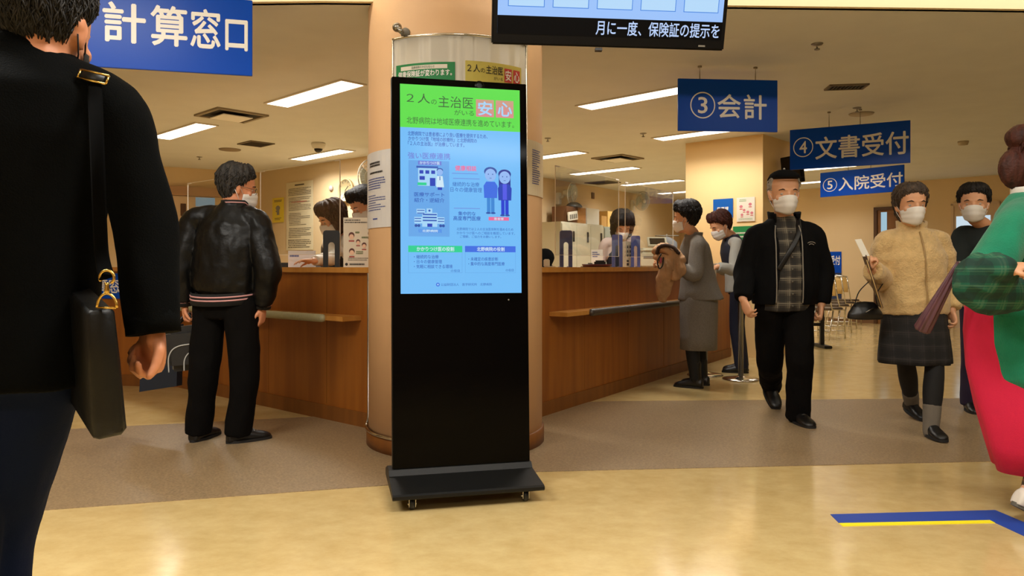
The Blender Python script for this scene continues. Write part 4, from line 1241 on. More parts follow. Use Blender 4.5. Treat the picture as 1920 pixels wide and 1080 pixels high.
mb = MB(); T2 = lambda x, y: q + V(0, 0, LZ + .115) + M @ V(x * .72, -.0165, y)
for i in range(4): mb.quad(T2(-.17 + .09 * i, -.05), T2(-.10 + .09 * i, -.05), T2(-.10 + .09 * i, .03), T2(-.17 + .09 * i, .03))
cv = mb.mesh(); link_mesh('cover_print', cv, M_GREY, o)
q = (on_locker(1089)) - nOR * .14
mb = MB(); mb.lathe([(.15, 0), (.145, .02), (.11, .06), (.06, .085), (0, .09)], q + V(0, 0, LZ + .281), 32); small('dark_basin', 'dark upturned basin lying on the two brown boxes', 'basin', mb, mat('basin_dark', (52, 50, 44), 0.4))
# grey coat on a stand at the end of the office
q = atOR(1214, 0, .45)
r = thing('coat_stand', 'grey coat hanging on a stand deep in right office', 'coat stand', tuple(q))
mb = MB(); mb.lathe([(.22, 0), (.22, .02), (.02, .04), (.018, 1.75), (.0, 1.76)], q, 20); mb.tube([q + V(-.25, 0, 1.72), q + V(.25, 0, 1.72)], .014, 8); mb.build('stand', M_GREY, r)
mb = MB(); mb.loft([(q + V(0, 0, z), V(a, 0, 0), V(0, b, 0)) for z, a, b in ((.75, .2, .1), (1.0, .22, .12), (1.4, .23, .13), (1.58, .22, .12), (1.66, .12, .09), (1.7, .04, .04))], 24); mb.build('coat', mat('coat_grey', (122, 126, 132), 0.8, var=.2, vscale=(9, 9, 2)), r)

# ------------------------------------------------------------------ office chair with a dark back, right office
def office_chair(label, c, face, m):
    r = thing('office_chair', label, 'office chair', (c.x, c.y, 0), 0)
    f = Vector(face).normalized(); s = V(f.y, -f.x, 0)
    mb = MB(); mb.frame_box(c + V(0, 0, .45), s, f, V(0, 0, 1), -.23, .23, -.22, .24, 0, .07, .03); mb.build('seat', m, r)
    mb = MB(); b0 = c - f * .25
    mb.loft([(b0 + V(0, 0, z) - f * dz, s * w, f * .035) for z, w, dz in ((.60, .14, 0), (.66, .20, .005), (.85, .225, .02), (1.02, .21, .05), (1.10, .16, .07), (1.13, .09, .08))], 24); mb.build('backrest', m, r)
    mb = MB(); mb.tube([c + V(0, 0, .46), b0 + V(0, 0, .47), b0 + V(0, 0, .64) - f * .03], .02, 8); mb.cyl(c + V(0, 0, .1), c + V(0, 0, .46), .03); mb.build('column', M_BLACK, r)
    mb = MB()
    for k in range(5):
        a = 2 * math.pi * k / 5; e = c + V(.28 * math.cos(a), .28 * math.sin(a), .06); mb.tube([c + V(0, 0, .1), e], .022, 8); mb.ball(e + V(0, 0, -.03), .03, sub=2)
    mb.build('castor_base', M_BLACK, r)
    return r
pc, d, n = on_counter(RC, 1, 0, 1062, .62 + .55)
office_chair('dark office chair behind right counter, left of the lockers', V(pc.x, pc.y, 0), (.75, -.6, 0), mat('chair_fabric_dark', (46, 44, 46), 0.9))
pc2, d, n = on_counter(LC, -1, 0, 600, .62 + .75)
office_chair('dark office chair behind the brown haired clerk in left office', V(pc2.x, pc2.y, 0), (.6, -.7, 0), mat('chair_fabric_grey', (62, 58, 56), 0.9))

# ------------------------------------------------------------------ stanchion posts
def post(label, g, h=.92):
    r = thing('stanchion_post', label, 'stanchion', (g.x, g.y, 0), 0, 'chrome queue posts')
    mb = MB(); mb.lathe([(0, 0), (.168, 0), (.172, .006), (.165, .014), (.10, .024), (.04, .034), (.03, .04), (0, .04)], g, 40); mb.build('base', M_CHROME, r)
    mb = MB(); mb.lathe([(.024, .03), (.024, h - .05), (.030, h - .048), (.030, h), (.012, h + .006), (0, h + .006)], g, 24); mb.build('pole', M_STEEL, r)
    mb = MB(); mb.lathe([(.031, h - .044), (.034, h - .044), (.034, h - .006), (.031, h - .006)], g, 24); mb.build('belt_cassette', M_BLACK, r)
post('chrome queue post with round base between grey suit woman and capped man', V(*G(1389, 712)))
post('chrome queue post whose base shows behind the grey suit woman', V(*G(1322, 704)))

# ------------------------------------------------------------------ beige folding chairs nested in a row
M_CHB = mat('chair_beige', (214, 180, 116), 0.5); M_CHS = mat('chair_seat_brown', (96, 80, 62), 0.7)
def nest_chair(label, loc, rz):
    r = thing('folding_chair', label, 'chair', loc, rz, 'beige chairs in a row by the far wall')
    mb = MB()
    mb.loft([(V(x, y, z), V(0, .185, 0), V(.012, 0, 0)) for x, y, z in ((-.235, 0, .60), (-.25, 0, .70), (-.272, 0, .82), (-.285, 0, .87))], 20)
    mb.build('backrest', M_CHB, r, world=False)
    mb = MB(); mb.box((0, 0, .44), (.40, .39, .035), bev=.012); mb.build('seat', M_CHS, r, world=False)
    for s in (-1, 1):
        mb = MB(); mb.tube([V(.22, s * .21, .0), V(.20, s * .21, .42), V(-.18, s * .21, .44), V(-.24, s * .205, .62), V(-.29, s * .19, .88)], .011, 8); mb.build('side_frame', M_CHROME, r, world=False)
        mb = MB(); mb.tube([V(-.26, s * .20, .0), V(-.12, s * .20, .42)], .011, 8); mb.build('leg', M_CHROME, r, world=False)
    mb = MB(); mb.tube([V(.215, -.21, .10), V(.215, .21, .10)], .009, 8); mb.tube([V(-.225, -.20, .12), V(-.225, .20, .12)], .009, 8); mb.tube([V(-.29, -.19, .88), V(-.295, 0, .9), V(-.29, .19, .88)], .011, 8); mb.build('stretcher', M_CHROME, r, world=False)
    return r
ca, cb = G(1558, 634), G(1602, 601)
ordn = ['nearest beige chair of the row by the far wall, beside capped man', 'second nearest beige chair of the row by the far wall', 'third nearest beige chair of the row by the far wall', 'fourth beige chair of the row, next to the farthest one', 'farthest beige chair of the row, just left of the black handbag']
ch0 = None
for i in range(5):
    q = ca.lerp(cb, i / 4.0)
    loc = (q.x - .10, q.y, 0)
    if ch0 is None:
        ch0 = nest_chair(ordn[0], loc, math.radians(40))
    else:
        c = copy_tree(ch0); c.location = loc; c['label'] = ordn[i]
# slim black table seen behind the capped man's leg
q = G(1541, 651)
r = thing('folding_table', 'black framed table behind the capped man, one leg showing', 'table', (q.x - .24, q.y, 0))
c = V(q.x - .24, q.y, 0)
mb = MB(); mb.box(c + V(0, 0, .70), (.58, .42, .025), bev=.004); mb.build('tabletop', mat('table_brown', (70, 52, 36), 0.5), r)
for s in (-1, 1):
    mb = MB(); mb.box(c + V(s * .24, 0, .36), (.05, .05, .66), bev=.004); mb.box(c + V(s * .24, 0, .02), (.10, .42, .035), bev=.006); mb.build('leg', M_BLACK, r)
mb = MB(); mb.box(c + V(0, 0, .30), (.48, .03, .04), bev=.004); mb.build('stretcher', M_BLACK, r)
# ------------------------------------------------------------------ people: how a figure is grown
UP = V(0, 0, 1)
def fuse(mb, voxel=0.007, smooth=2, name='mesh'):
    """closed overlapping volumes -> one continuous surface"""
    me = mb.mesh(name)
    ob = bpy.data.objects.new('tmp', me)
    COL.objects.link(ob)
    m = ob.modifiers.new('r', 'REMESH'); m.mode = 'VOXEL'; m.voxel_size = voxel; m.use_smooth_shade = True
    if smooth:
        s = ob.modifiers.new('s', 'SMOOTH'); s.iterations = smooth; s.factor = 0.5
    dg = bpy.context.evaluated_depsgraph_get()
    out = bpy.data.meshes.new_from_object(ob.evaluated_get(dg))
    bpy.data.objects.remove(ob); bpy.data.meshes.remove(me)
    for p in out.polygons: p.use_smooth = True
    return out

def disp(me, fn):
    """push every vertex along its normal by fn(position, normal)"""
    nr = [v.normal.copy() for v in me.vertices]
    for v, n in zip(me.vertices, nr):
        v.co = v.co + n * fn(v.co, n)
    return me

def folds(amp, sc, seed=0.0, axis=None):
    """soft cloth creases: ridged noise, stretched along an axis"""
    off = Vector((seed * 7.1, seed * 3.3, seed * 5.7))
    def fn(p, n):
        q = Vector((p.x * sc[0], p.y * sc[1], p.z * sc[2])) + off
        a = 1.0 - 2.0 * abs(noise.noise(q))
        return amp * (a * 0.7 + 0.3 * noise.noise(q * 2.3))
    return fn

def cutaway(me, keep):
    """drop faces whose centre is not kept (openings of a garment)"""
    bm = bmesh.new(); bm.from_mesh(me)
    bmesh.ops.delete(bm, geom=[f for f in bm.faces if not keep(f.calc_center_median())], context='FACES')
    for _ in range(3):
        bv = [v for v in bm.verts if v.is_boundary]
        new = {}
        for v in bv:
            nb = [e.other_vert(v).co for e in v.link_edges if e.is_boundary]
            if len(nb) == 2: new[v] = v.co * 0.4 + (nb[0] + nb[1]) * 0.3
        for v, c in new.items(): v.co = c
    bm.to_mesh(me); bm.free()
    return me

def limb(mb, pr, n=16, sub=5, ref=None, caps='round'):
    """tapering limb through [(point, radius)], rounded ends"""
    P = [Vector(p) for p, _ in pr]; R = [r if isinstance(r, tuple) else (r, r) for _, r in pr]
    pts, rad = [], []
    m = len(P)
    for i in range(m - 1):
        p0, p1, p2, p3 = P[max(i - 1, 0)], P[i], P[i + 1], P[min(i + 2, m - 1)]
        for k in range(sub):
            t = k / sub
            c = 0.5 * ((2 * p1) + (p2 - p0) * t + (2 * p0 - 5 * p1 + 4 * p2 - p3) * t * t + (3 * p1 - p0 - 3 * p2 + p3) * t ** 3)
            pts.append(c)
            ts = t * t * (3 - 2 * t)
            rad.append(tuple(R[i][q] + (R[i + 1][q] - R[i][q]) * ts for q in (0, 1)))
    pts.append(P[-1]); rad.append(R[-1])
    return mb.tube(pts, rad, n, caps=caps, ref=ref)

HEAD_RINGS = [(-.121, .010, .058, .0), (-.116, .026, .074, .012), (-.104, .041, .085, .03), (-.085, .052, .090, .046), (-.060, .060, .0915, .062), (-.030, .066, .091, .078),
              (.0, .071, .089, .090), (.025, .0745, .093, .097), (.055, .0765, .0905, .100), (.085, .071, .080, .093), (.105, .058, .062, .076), (.117, .038, .040, .052), (.124, .014, .014, .02)]
def head_at(z):
    R = HEAD_RINGS
    if z <= R[0][0]: return R[0][1:]
    for a, b in zip(R[:-1], R[1:]):
        if z <= b[0]:
            t = (z - a[0]) / (b[0] - a[0])
            return tuple(a[i] + (b[i] - a[i]) * t for i in (1, 2, 3))
    return R[-1][1:]
def head_pt(a, z, off=0.0):
    """head-local (left, forward, up) of azimuth a (deg, 90 = front) at height z"""
    w, fr, bk = head_at(z)
    c, s = math.cos(math.radians(a)), math.sin(math.radians(a))
    e = 0.9
    cc = math.copysign(abs(c) ** e, c); ss = math.copysign(abs(s) ** e, s)
    return V((w + off) * cc, ((fr if s > 0 else bk) + off) * ss, z)

class Person:
    def __init__(self, label, x, y, F, H=1.65, female=False, name='person'):
        self.k = k = H / 1.70
        self.H = H; self.female = female
        F = Vector((F[0], F[1], 0)).normalized(); L = V(-F.y, F.x, 0)
        self.F, self.L = F, L
        o = V(x, y, 0); self.o = o
        def q(l, f, z): return o + L * l * k + F * f * k + UP * z * k
        sw = .165 if female else .185
        J = dict(pel=q(0, 0, .93), nk=q(0, -.02, 1.43), hd=q(0, .025, 1.575), shL=q(sw, -.015, 1.375), shR=q(-sw, -.015, 1.375),
                 elL=q(sw + .05, -.03, 1.09), elR=q(-sw - .05, -.03, 1.09), wrL=q(sw + .055, .04, .85), wrR=q(-sw - .055, .04, .85),
                 hipL=q(.085, 0, .90), hipR=q(-.085, 0, .90), knL=q(.095, .015, .49), knR=q(-.095, .015, .49), anL=q(.10, -.03, .085), anR=q(-.10, -.03, .085))
        self.J = J
        self.toe = {'L': F.copy(), 'R': F.copy()}
        self.hF, self.hU = F.copy(), UP.copy()
        self.hs = 1.0 * (0.96 if female else 1.0) * max(.95, k)
        self.hands = {}; self.pitch = {}
        self.root = thing(name, label, 'person', (x, y, 0))
    # --- posing
    def bend(self, ang, side=0.0, twist=0.0, pivot=None):
        """lean the trunk forward / sideways / twisted about the pelvis (degrees)"""
        J = self.J; p = pivot or J['pel']
        M = Matrix.Rotation(math.radians(ang), 3, self.L) @ Matrix.Rotation(math.radians(side), 3, self.F) @ Matrix.Rotation(math.radians(twist), 3, UP)
        for n in ('nk', 'hd', 'shL', 'shR', 'elL', 'elR', 'wrL', 'wrR'):
            J[n] = p + M @ (J[n] - p)
        self.hF = M @ self.hF; self.hU = M @ self.hU
        return self
    def look(self, F, down=0.0, roll=0.0):
        f = Vector((F[0], F[1], 0)).normalized(); l = V(-f.y, f.x, 0)
        M = Matrix.Rotation(math.radians(down), 3, l)
        self.hF = M @ f; self.hU = M @ UP
        if roll:
            R = Matrix.Rotation(math.radians(roll), 3, self.hF); self.hU = R @ self.hU
        return self
    def hl(self):
        return self.hU.cross(self.hF).normalized()
    def hpt(self, p):
        s = self.hs
        return self.J['hd'] + (self.hl() * p.x + self.hF * p.y + self.hU * p.z) * s
    # --- volumes
    def trunk(self, mb, prof, n=28):
        J = self.J
        Ss = (J['shL'] - J['shR']).normalized(); Sh = (J['hipL'] - J['hipR']).normalized()
        a, b = J['pel'], J['nk']; ax = (b - a)
        rings = []
        for r in prof:
            t, w, d = r[:3]; fo = r[3] if len(r) > 3 else 0.0
            S = Sh.lerp(Ss, min(1, max(0, t))).normalized(); A = ax.normalized()
            if t < 0: A = UP.lerp(A, 0.3).normalized()
            S = (S - A * S.dot(A)).normalized(); Fv = S.cross(A)
            c = a + ax * t if t >= 0 else a + UP * (t * ax.length)
            rings.append((c + Fv * fo * self.k, S * w * self.k, Fv * d * self.k))
        return mb.loft(rings, n)
    def arm(self, mb, s, r, w_ext=0.0, upto=1.0, start=.055, caps='round'):
        J = self.J; k = self.k
        sh, el, wr = J['sh' + s], J['el' + s], J['wr' + s]
        inn = J['nk'].lerp(sh, .45) - UP * .03 * k
        e = el.lerp(wr, upto) + (wr - el).normalized() * w_ext
        limb(mb, [(inn, start * k), (sh, r[0] * k), (sh.lerp(el, .5), (r[0] * .45 + r[1] * .55) * k), (el, r[1] * k), (el.lerp(e, .5), (r[1] * .6 + r[2] * .4) * k), (e, r[2] * k)], caps=caps)
    def leg(self, mb, s, r, upto=1.0, caps='round'):
        J = self.J; k = self.k
        h, kn, an = J['hip' + s], J['kn' + s], J['an' + s]
        e = kn.lerp(an, upto)
        limb(mb, [(h, r[0] * k), (h.lerp(kn, .5), (r[0] * .5 + r[1] * .5) * k), (kn, r[1] * k), (kn.lerp(e, .4), (r[3] if len(r) > 3 else (r[1] + r[2]) / 2) * k), (e, r[2] * k)], caps=caps)
    def hand(self, mb, s, k=None):
        d, n, curl, spread = self.hands.get(s, (None, None, 35, .0))
        J = self.J
        k = (k or self.k) * (.92 if self.female else 1.0)
        w = J['wr' + s]
        if d is None: d = (w - J['el' + s]).normalized()
        d = Vector(d).normalized()
        if n is None: n = (self.L if s == 'R' else -self.L)
        n = Vector(n); n = (n - d * n.dot(d)).normalized()
        # thumb side: the body's left hand, palm n, fingers d
        th = d.cross(n) if s == 'L' else n.cross(d)
        # forearm end and palm
        mb.tube([w - d * .02 * k, w + d * .012 * k, w + d * .045 * k, w + d * .075 * k, w + d * .092 * k],
                [(.026 * k, .020 * k), (.028 * k, .019 * k), (.039 * k, .0175 * k), (.042 * k, .015 * k), (.038 * k, .012 * k)], 16, caps='round', ref=th)
        mb.ball(w + d * .036 * k + th * .022 * k + n * .010 * k, (.017 * k, .017 * k, .022 * k), sub=2)
        cu = curl if isinstance(curl, (tuple, list)) else (curl, curl * 1.25, curl * .8)
        for i, (so, ln, bs) in enumerate(((.030, .075, .090), (.0105, .084, .094), (-.009, .078, .091), (-.0275, .060, .083))):
            b = w + d * bs * k + th * so * k
            a = 0; pts = [b - d * .012 * k, b]; jit = 1.0 + .10 * i
            fan = th * (so * spread * 8)
            for seg, ca in zip((.45, .30, .25), cu):
                a += math.radians(ca * jit)
                dr = (d * math.cos(a) + n * math.sin(a) + fan * math.cos(a)).normalized()
                pts.append(pts[-1] + dr * ln * seg * k)
            mb.tube(pts, [.0092 * k, .0090 * k, .0084 * k, .0078 * k, .0066 * k], 10, caps='round')
        b = w + d * .030 * k + th * .026 * k + n * .006 * k
        d1 = (th * .72 + d * .62 + n * .30).normalized(); d2 = (d * .82 + th * .22 + n * .42).normalized()
        mb.tube([b, b + d1 * .034 * k, b + d1 * .034 * k + d2 * .030 * k, b + d1 * .034 * k + d2 * .030 * k + (d2 + n * .3).normalized() * .022 * k], [.0125 * k, .0112 * k, .0102 * k, .0078 * k], 10, caps='round')
    def head(self, mb):
        s = self.hs
        rings = []
        n = 36
        vs = []
        for z, w, fr, bk in HEAD_RINGS:
            vs.append([mb.bm.verts.new(self.hpt(head_pt(360.0 * i / n, z))) for i in range(n)])
        fs = []
        for a, b in zip(vs[:-1], vs[1:]):
            for i in range(n):
                j = (i + 1) % n; fs.append(mb.bm.faces.new((a[i], a[j], b[j], b[i])))
        fs.append(mb.bm.faces.new(list(reversed(vs[0])))); fs.append(mb.bm.faces.new(vs[-1])); mb._mark(fs, True)
        H = self.hpt
        mb.tube([H(V(0, .086, .018)), H(V(0, .097, -.008)), H(V(0, .110, -.030)), H(V(0, .108, -.040))], [.008 * s, .0095 * s, .012 * s, .009 * s], 12, caps='round')
        for q in (-1, 1):
            mb.ball(H(V(q * .011, .096, -.037)), (.009 * s,) * 3, sub=2)                                     # nostril wings
            mb.tube([H(V(q * .010, .090, .024)), H(V(q * .030, .086, .029)), H(V(q * .050, .070, .022))], [.006 * s, .0075 * s, .006 * s], 8, caps='round')   # brow
            mb.ball(H(V(q * .047, .060, -.022)), (.018 * s,) * 3, sub=2)                                      # cheekbone
            # ear: rim, lobe
            M = Matrix((self.hl(), self.hF, self.hU)).transposed() @ Matrix.Rotation(math.radians(-q * 22), 3, 'Z')
            mb.ball(H(V(q * .078, -.012, .0)), (.009 * s, .020 * s, .031 * s), M, 2)
            mb.ball(H(V(q * .082, -.020, .012)), (.008 * s, .013 * s, .019 * s), M, 2)
            mb.ball(H(V(q * .076, -.004, -.026)), (.007 * s, .010 * s, .012 * s), M, 2)
        mb.tube([H(V(-.022, .083, -.066)), H(V(0, .0925, -.063)), H(V(.022, .083, -.066))], [.004 * s, .0065 * s, .004 * s], 8, caps='round')   # lips
        mb.tube([H(V(-.018, .083, -.075)), H(V(0, .0915, -.075)), H(V(.018, .083, -.075))], [.004 * s, .007 * s, .004 * s], 8, caps='round')
        J = self.J; k = self.k
        nr = .050 if self.female else .058
        limb(mb, [(H(V(0, -.012, -.02)), nr * k), (H(V(0, -.018, -.085)), nr * k), (J['nk'] + UP * .01, (nr + .006) * k), (J['nk'] - UP * .06 * k, (nr + .02) * k)])
    def body(self, skin, voxel=0.006, hands='LR', smooth=2):
        mb = MB(); k = self.k
        fem = self.female
        self.trunk(mb, [(-.20, .10, .08), (-.06, .14, .10), (.05, .145, .105), (.36, .12 if fem else .13, .09), (.66, .138 if fem else .152, .10), (.84, .138 if fem else .155, .09), (.94, .105, .075), (1.0, .060, .058)])
        for s in 'LR':
            self.arm(mb, s, (.046, .037, .027) if fem else (.052, .041, .030))
            self.leg(mb, s, (.072, .050, .038, .052))
            if s in hands: self.hand(mb, s)
            an = self.J['an' + s]; t = self.toe[s].normalized(); pa = math.radians(self.pitch.get(s, 0)); t = t * math.cos(pa) - UP * math.sin(pa); up = UP * math.cos(pa) + self.toe[s].normalized() * math.sin(pa)
            mb.tube([an - t * .02 * k, an - up * .04 * k + t * .06 * k, an - up * .055 * k + t * .13 * k], [.035 * k, (.036 * k, .028 * k), (.034 * k, .016 * k)], 12, caps='round')
        self.head(mb)
        me = fuse(mb, voxel, smooth)
        o = link_mesh('body', me, skin, self.root)
        return o
    def eyes(self):
        for q in (-1, 1):
            mb = MB(); c = self.hpt(V(q * .032, .0705, .003))
            fw = (self.hF + self.hl() * q * .12).normalized()
            mb.ball(c, .0125 * self.hs, sub=3)
            mb.mi = 1; mb.lathe([(.0, .0128), (.0055, .0122), (.0056, .0105), (0, .0105)], c, 14, axis=fw)
            mb.build('eye', [mat('eye_white', (178, 160, 146), 0.2), mat('iris_dark', (26, 18, 12), 0.15)], self.root)
            mb = MB()
            mb.tube([self.hpt(V(q * .016, .090, .023)), self.hpt(V(q * .034, .0915, .029)), self.hpt(V(q * .052, .075, .024))], [.003, .004, .0025], 6, caps='round')
            mb.build('eyebrow', mat('eyebrow_hair', (40, 30, 26), 0.9), self.root)
    def shell(self, fn, na=88, nz=64, z0=-.121, z1=.124):
        """a closed shell over the head; fn(azimuth, z) -> thickness (negative sinks under the skin)"""
        mb = MB(); vs = []
        for j in range(nz):
            z = z0 + (z1 - z0) * j / (nz - 1)
            row = []
            for i in range(na):
                a = 360.0 * i / na
                t = fn(a, z)
                p = head_pt(a, z, t)
                cap = max(0, (z - .06) / .064)
                p.z += t * cap
                row.append(mb.bm.verts.new(self.hpt(p)))
            vs.append(row)
        for A, B in zip(vs[:-1], vs[1:]):
            for i in range(na):
                j = (i + 1) % na; f = mb.bm.faces.new((A[i], A[j], B[j], B[i])); f.smooth = True
        mb.bm.faces.new(list(reversed(vs[0]))); mb.bm.faces.new(vs[-1])
        return mb
    def hair(self, m, style='short', thk=.018, seed=1.0, fringe=0.0, name='hair', rough=.015, locks=420, lock_r=1.0):
        T = {'crew': [(-1, -.040), (-.5, -.035), (-.12, -.012), (.10, .012), (.35, .045), (.7, .068), (1, .074)], 'short': [(-1, -.075), (-.5, -.055), (-.12, -.02), (.10, .012), (.35, .045), (.7, .068), (1, .074)],
             'bald': [(-1, -.075), (-.5, -.06), (-.12, -.03), (.10, .02), (.3, .12), (1, .14)],
             'bob': [(-1, -.125), (-.4, -.125), (.10, -.118), (.30, -.07), (.48, .0), (.7, .045), (1, .06)],
             'mid': [(-1, -.115), (-.4, -.10), (-.05, -.05), (.15, -.02), (.35, .03), (.7, .055), (1, .064)]}[style]
        def thr(s):
            for (a, za), (b, zb) in zip(T[:-1], T[1:]):
                if s <= b:
                    return za + (zb - za) * (s - a) / (b - a)
            return T[-1][1]
        def fn(a, z):
            s = math.sin(math.radians(a)); c = math.cos(math.radians(a))
            zh = thr(s) - fringe * max(0, s)
            zh += .007 * noise.noise(V(a * .09, seed, 0))
            u = min(1, max(0, (z - zh + .008) / .02)); u = u * u * (3 - 2 * u)
            full = thk * (1.0 + .45 * max(0, z / .12) + (.35 if style == 'bob' else .0) * max(0, -z / .12) * 1.6)
            q = V(c * 7.0, s * 7.0, z * 9.0 + seed)
            st = noise.noise(V(c * 26, s * 26, z * 7 + seed * 3)) * .55 + noise.noise(q) * .8
            e = min(1, max(0, (z - zh) / .055)); e = e * e * (3 - 2 * e)
            soft = 1.0 if (style == 'bob' and s < .3) else .30 + .70 * e
            full *= soft
            return -.014 + u * (.014 + full + rough * .55 * st)
        mb = self.shell(fn, na=120, nz=72)
        rr = random.Random(int(seed * 100))
        done = 0
        for _ in range(4000):
            if done >= locks: break
            a = rr.uniform(0, 360); z = rr.uniform(-.12, .123)
            s = math.sin(math.radians(a))
            if z < thr(s) - fringe * max(0, s) + .012: continue
            def at(aa, zz, ex=0.0):
                zz = max(-.121, min(.124, zz)); q = head_pt(aa, zz, fn(aa, zz) + ex); return q
            ln = rr.uniform(.025, .055); sw = rr.uniform(-16, 16)
            lift = rr.uniform(.002, .008)
            if z > .10:
                z2 = z - .012 - rr.uniform(0, .02)
            else:
                z2 = z - ln
            z2 = max(z2, thr(s) - .012)
            p0, p1, p2 = at(a, z, -.003), at(a + sw * .5, (z + z2) / 2, lift * .7), at(a + sw, z2, lift)
            r0 = rr.uniform(.0028, .0048) * lock_r
            mb.tube([self.hpt(p0), self.hpt(p1), self.hpt(p2)], [r0, r0 * .9, r0 * .25], 6)
            done += 1
        me = mb.mesh(fixn=False)
        o = link_mesh(name, me, m, self.root)
        return o
    def mask(self, m, lift=0.0, loops=True):
        mb = MB(); rows = []
        na, nz = 25, 14
        for j in range(nz):
            row = []
            for i in range(na):
                a = 12 + 156.0 * i / (na - 1)
                s = math.sin(math.radians(a))
                zt = -.030 + .026 * s ** 2.5; zb = -.098 - .018 * s ** 2
                z = zb + (zt - zb) * j / (nz - 1)
                t = j / (nz - 1)
                off = .0065 + .023 * (s ** 9) * math.sin(math.pi * .5 * min(1, t * 1.6 + .1)) * (1 - .25 * max(0, t - .7) / .3) + .0012 * math.sin(t * 18)
                row.append(mb.bm.verts.new(self.hpt(head_pt(a, z, off))))
            rows.append(row)
        for A, B in zip(rows[:-1], rows[1:]):
            for i in range(na - 1):
                f = mb.bm.faces.new((A[i], A[i + 1], B[i + 1], B[i])); f.smooth = True
        o = mb.build('face_mask', m, self.root)
        solidify(o, .0022, 0)
        if loops:
            mb = MB()
            for q, a in ((1, 12), (-1, 168)):
                top, bot = head_pt(a, -.032, .007), head_pt(a, -.094, .007)
                mb.tube([self.hpt(top), self.hpt(V(q * .083, .000, .006)), self.hpt(V(q * .081, -.020, .016))], .0016, 6)
                mb.tube([self.hpt(bot), self.hpt(V(q * .074, -.005, -.045)), self.hpt(V(q * .082, -.026, -.012))], .0016, 6)
            mb.build('ear_loop', m, o)
        return o
    def glasses(self, m):
        mb = MB()
        for q in (-1, 1):
            c = V(q * .033, .100, .002)
            mb.tube([self.hpt(c + V(.024 * math.cos(t), 0, .018 * math.sin(t))) for t in [2 * math.pi * i / 20 for i in range(20)]], .0016, 6, closed_path=True)
            mb.tube([self.hpt(V(q * .057, .098, .006)), self.hpt(V(q * .079, .05, .008)), self.hpt(V(q * .084, -.01, .012))], .0016, 6)
        mb.tube([self.hpt(V(-.009, .101, .004)), self.hpt(V(0, .104, .007)), self.hpt(V(.009, .101, .004))], .0016, 6)
        return mb.build('glasses', m, self.root)
    # --- clothes
    def cloth(self, name, m, mb, voxel=.009, smooth=3, fold=None, keep=None, thick=0.0, parent=None):
        me = fuse(mb, voxel, smooth)
        if fold: disp(me, fold)
        if keep: cutaway(me, keep)
        o = link_mesh(name, me, m, parent or self.root)
        if thick: solidify(o, thick, -1)
        return o
    def jacket_mb(self, prof, sleeve, start=.065, upto=1.0, w_ext=0.0, arms='LR'):
        mb = MB(); self.trunk(mb, prof)
        for s in arms: self.arm(mb, s, sleeve, w_ext, upto, start, 'start')
        return mb
    def trousers(self, m, r=(.098, .078, .068), seat=(.165, .125), upto=1.0, fold=None, top=.12, name='trousers', voxel=.009, drop=0.0):
        mb = MB()
        self.trunk(mb, [(-.19, seat[0] * .8, seat[1] * .85), (-.08, seat[0], seat[1]), (.02, seat[0], seat[1]), (top, seat[0] * .95, seat[1] * .95)])
        for s in 'LR': self.leg(mb, s, r, upto + .10, 'start')
        return self.cloth(name, m, mb, voxel, 3, fold or folds(.006, (9, 9, 5), 1))
    def shoe(self, s, m, msole, ln=.27, w=.046, pitch=0.0, high=.0, laces=None, name='shoe'):
        k = self.k; an = self.J['an' + s]
        t = self.toe[s]; t = Vector((t.x, t.y, 0)).normalized()
        side = V(t.y, -t.x, 0)
        R = Matrix.Rotation(math.radians(pitch), 3, side)     # positive pitch lifts the heel
        tt, uu = R.transposed() @ t, R.transposed() @ UP
        base = an - uu * .085 * k
        def pt(f, h): return base + tt * f * k + uu * h * k
        mb = MB()
        st = [(-.070, .020, .030, .045), (-.062, .034, .034, .05), (-.02, .039, .045, .06), (.03, .040, .042, .055), (.07, .045, .036, .042), (.11, w, .030, .032), (.15, w * .96, .026, .027), (.175, w * .8, .022, .022), (.192, w * .5, .018, .016), (.199, w * .15, .014, .008)]
        sc = ln / .27
        rings = [(pt(f * sc, h), side * ww * k, uu * hh * k) for f, ww, h, hh in st]
        mb.loft(rings, 20)
        limb(mb, [(pt(-.015, .05), .041 * k), (pt(-.012, .085 + high * .5), .040 * k), (pt(-.01, .10 + high), .042 * k)])
        me = fuse(mb, .006, 2)
        for v in me.vertices:                                   # flat tread
            h = (v.co - base).dot(uu)
            if h < .012 * k: v.co += uu * (.012 * k - h)
        o = link_mesh(name, me, m, self.root)
        mb = MB(); pts = []
        for i in range(32):
            a = 2 * math.pi * i / 32
            f = .064 + .138 * math.cos(a); ww = (w + .003) * (.72 + .28 * math.sin((f + .07) / .27 * math.pi)) if f < .03 else (w + .003)
            pts.append(base + tt * f * sc * k + side * ww * math.copysign(abs(math.sin(a)) ** .6, math.sin(a)) * k)
        mb.prism(pts, uu * .017 * k); mb.build('sole', msole, o)
        if laces:
            mb = MB()
            for i in range(4):
                f = .045 + .022 * i; h = .098 - .012 * i
                mb.tube([pt(f, h - .012) + side * .026 * k, pt(f + .004, h) , pt(f, h - .012) - side * .026 * k], .0028 * k, 6)
            mb.build('laces', laces, o)
        return o

def bag_strap(pts, m, name, parent, w=.012, t=.002, ref=None):
    mb = MB(); mb.tube(pts, [(w, t)] * len(pts), 8, ref=ref); return mb.build(name, m, parent)

def curve_pts(pts, n=8):
    P = [Vector(p) for p in pts]; out = []
    for i in range(len(P) - 1):
        p0, p1, p2, p3 = P[max(i - 1, 0)], P[i], P[i + 1], P[min(i + 2, len(P) - 1)]
        for k in range(n):
            t = k / n
            out.append(0.5 * ((2 * p1) + (p2 - p0) * t + (2 * p0 - 5 * p1 + 4 * p2 - p3) * t * t + (3 * p1 - p0 - 3 * p2 + p3) * t ** 3))
    out.append(P[-1])
    return out
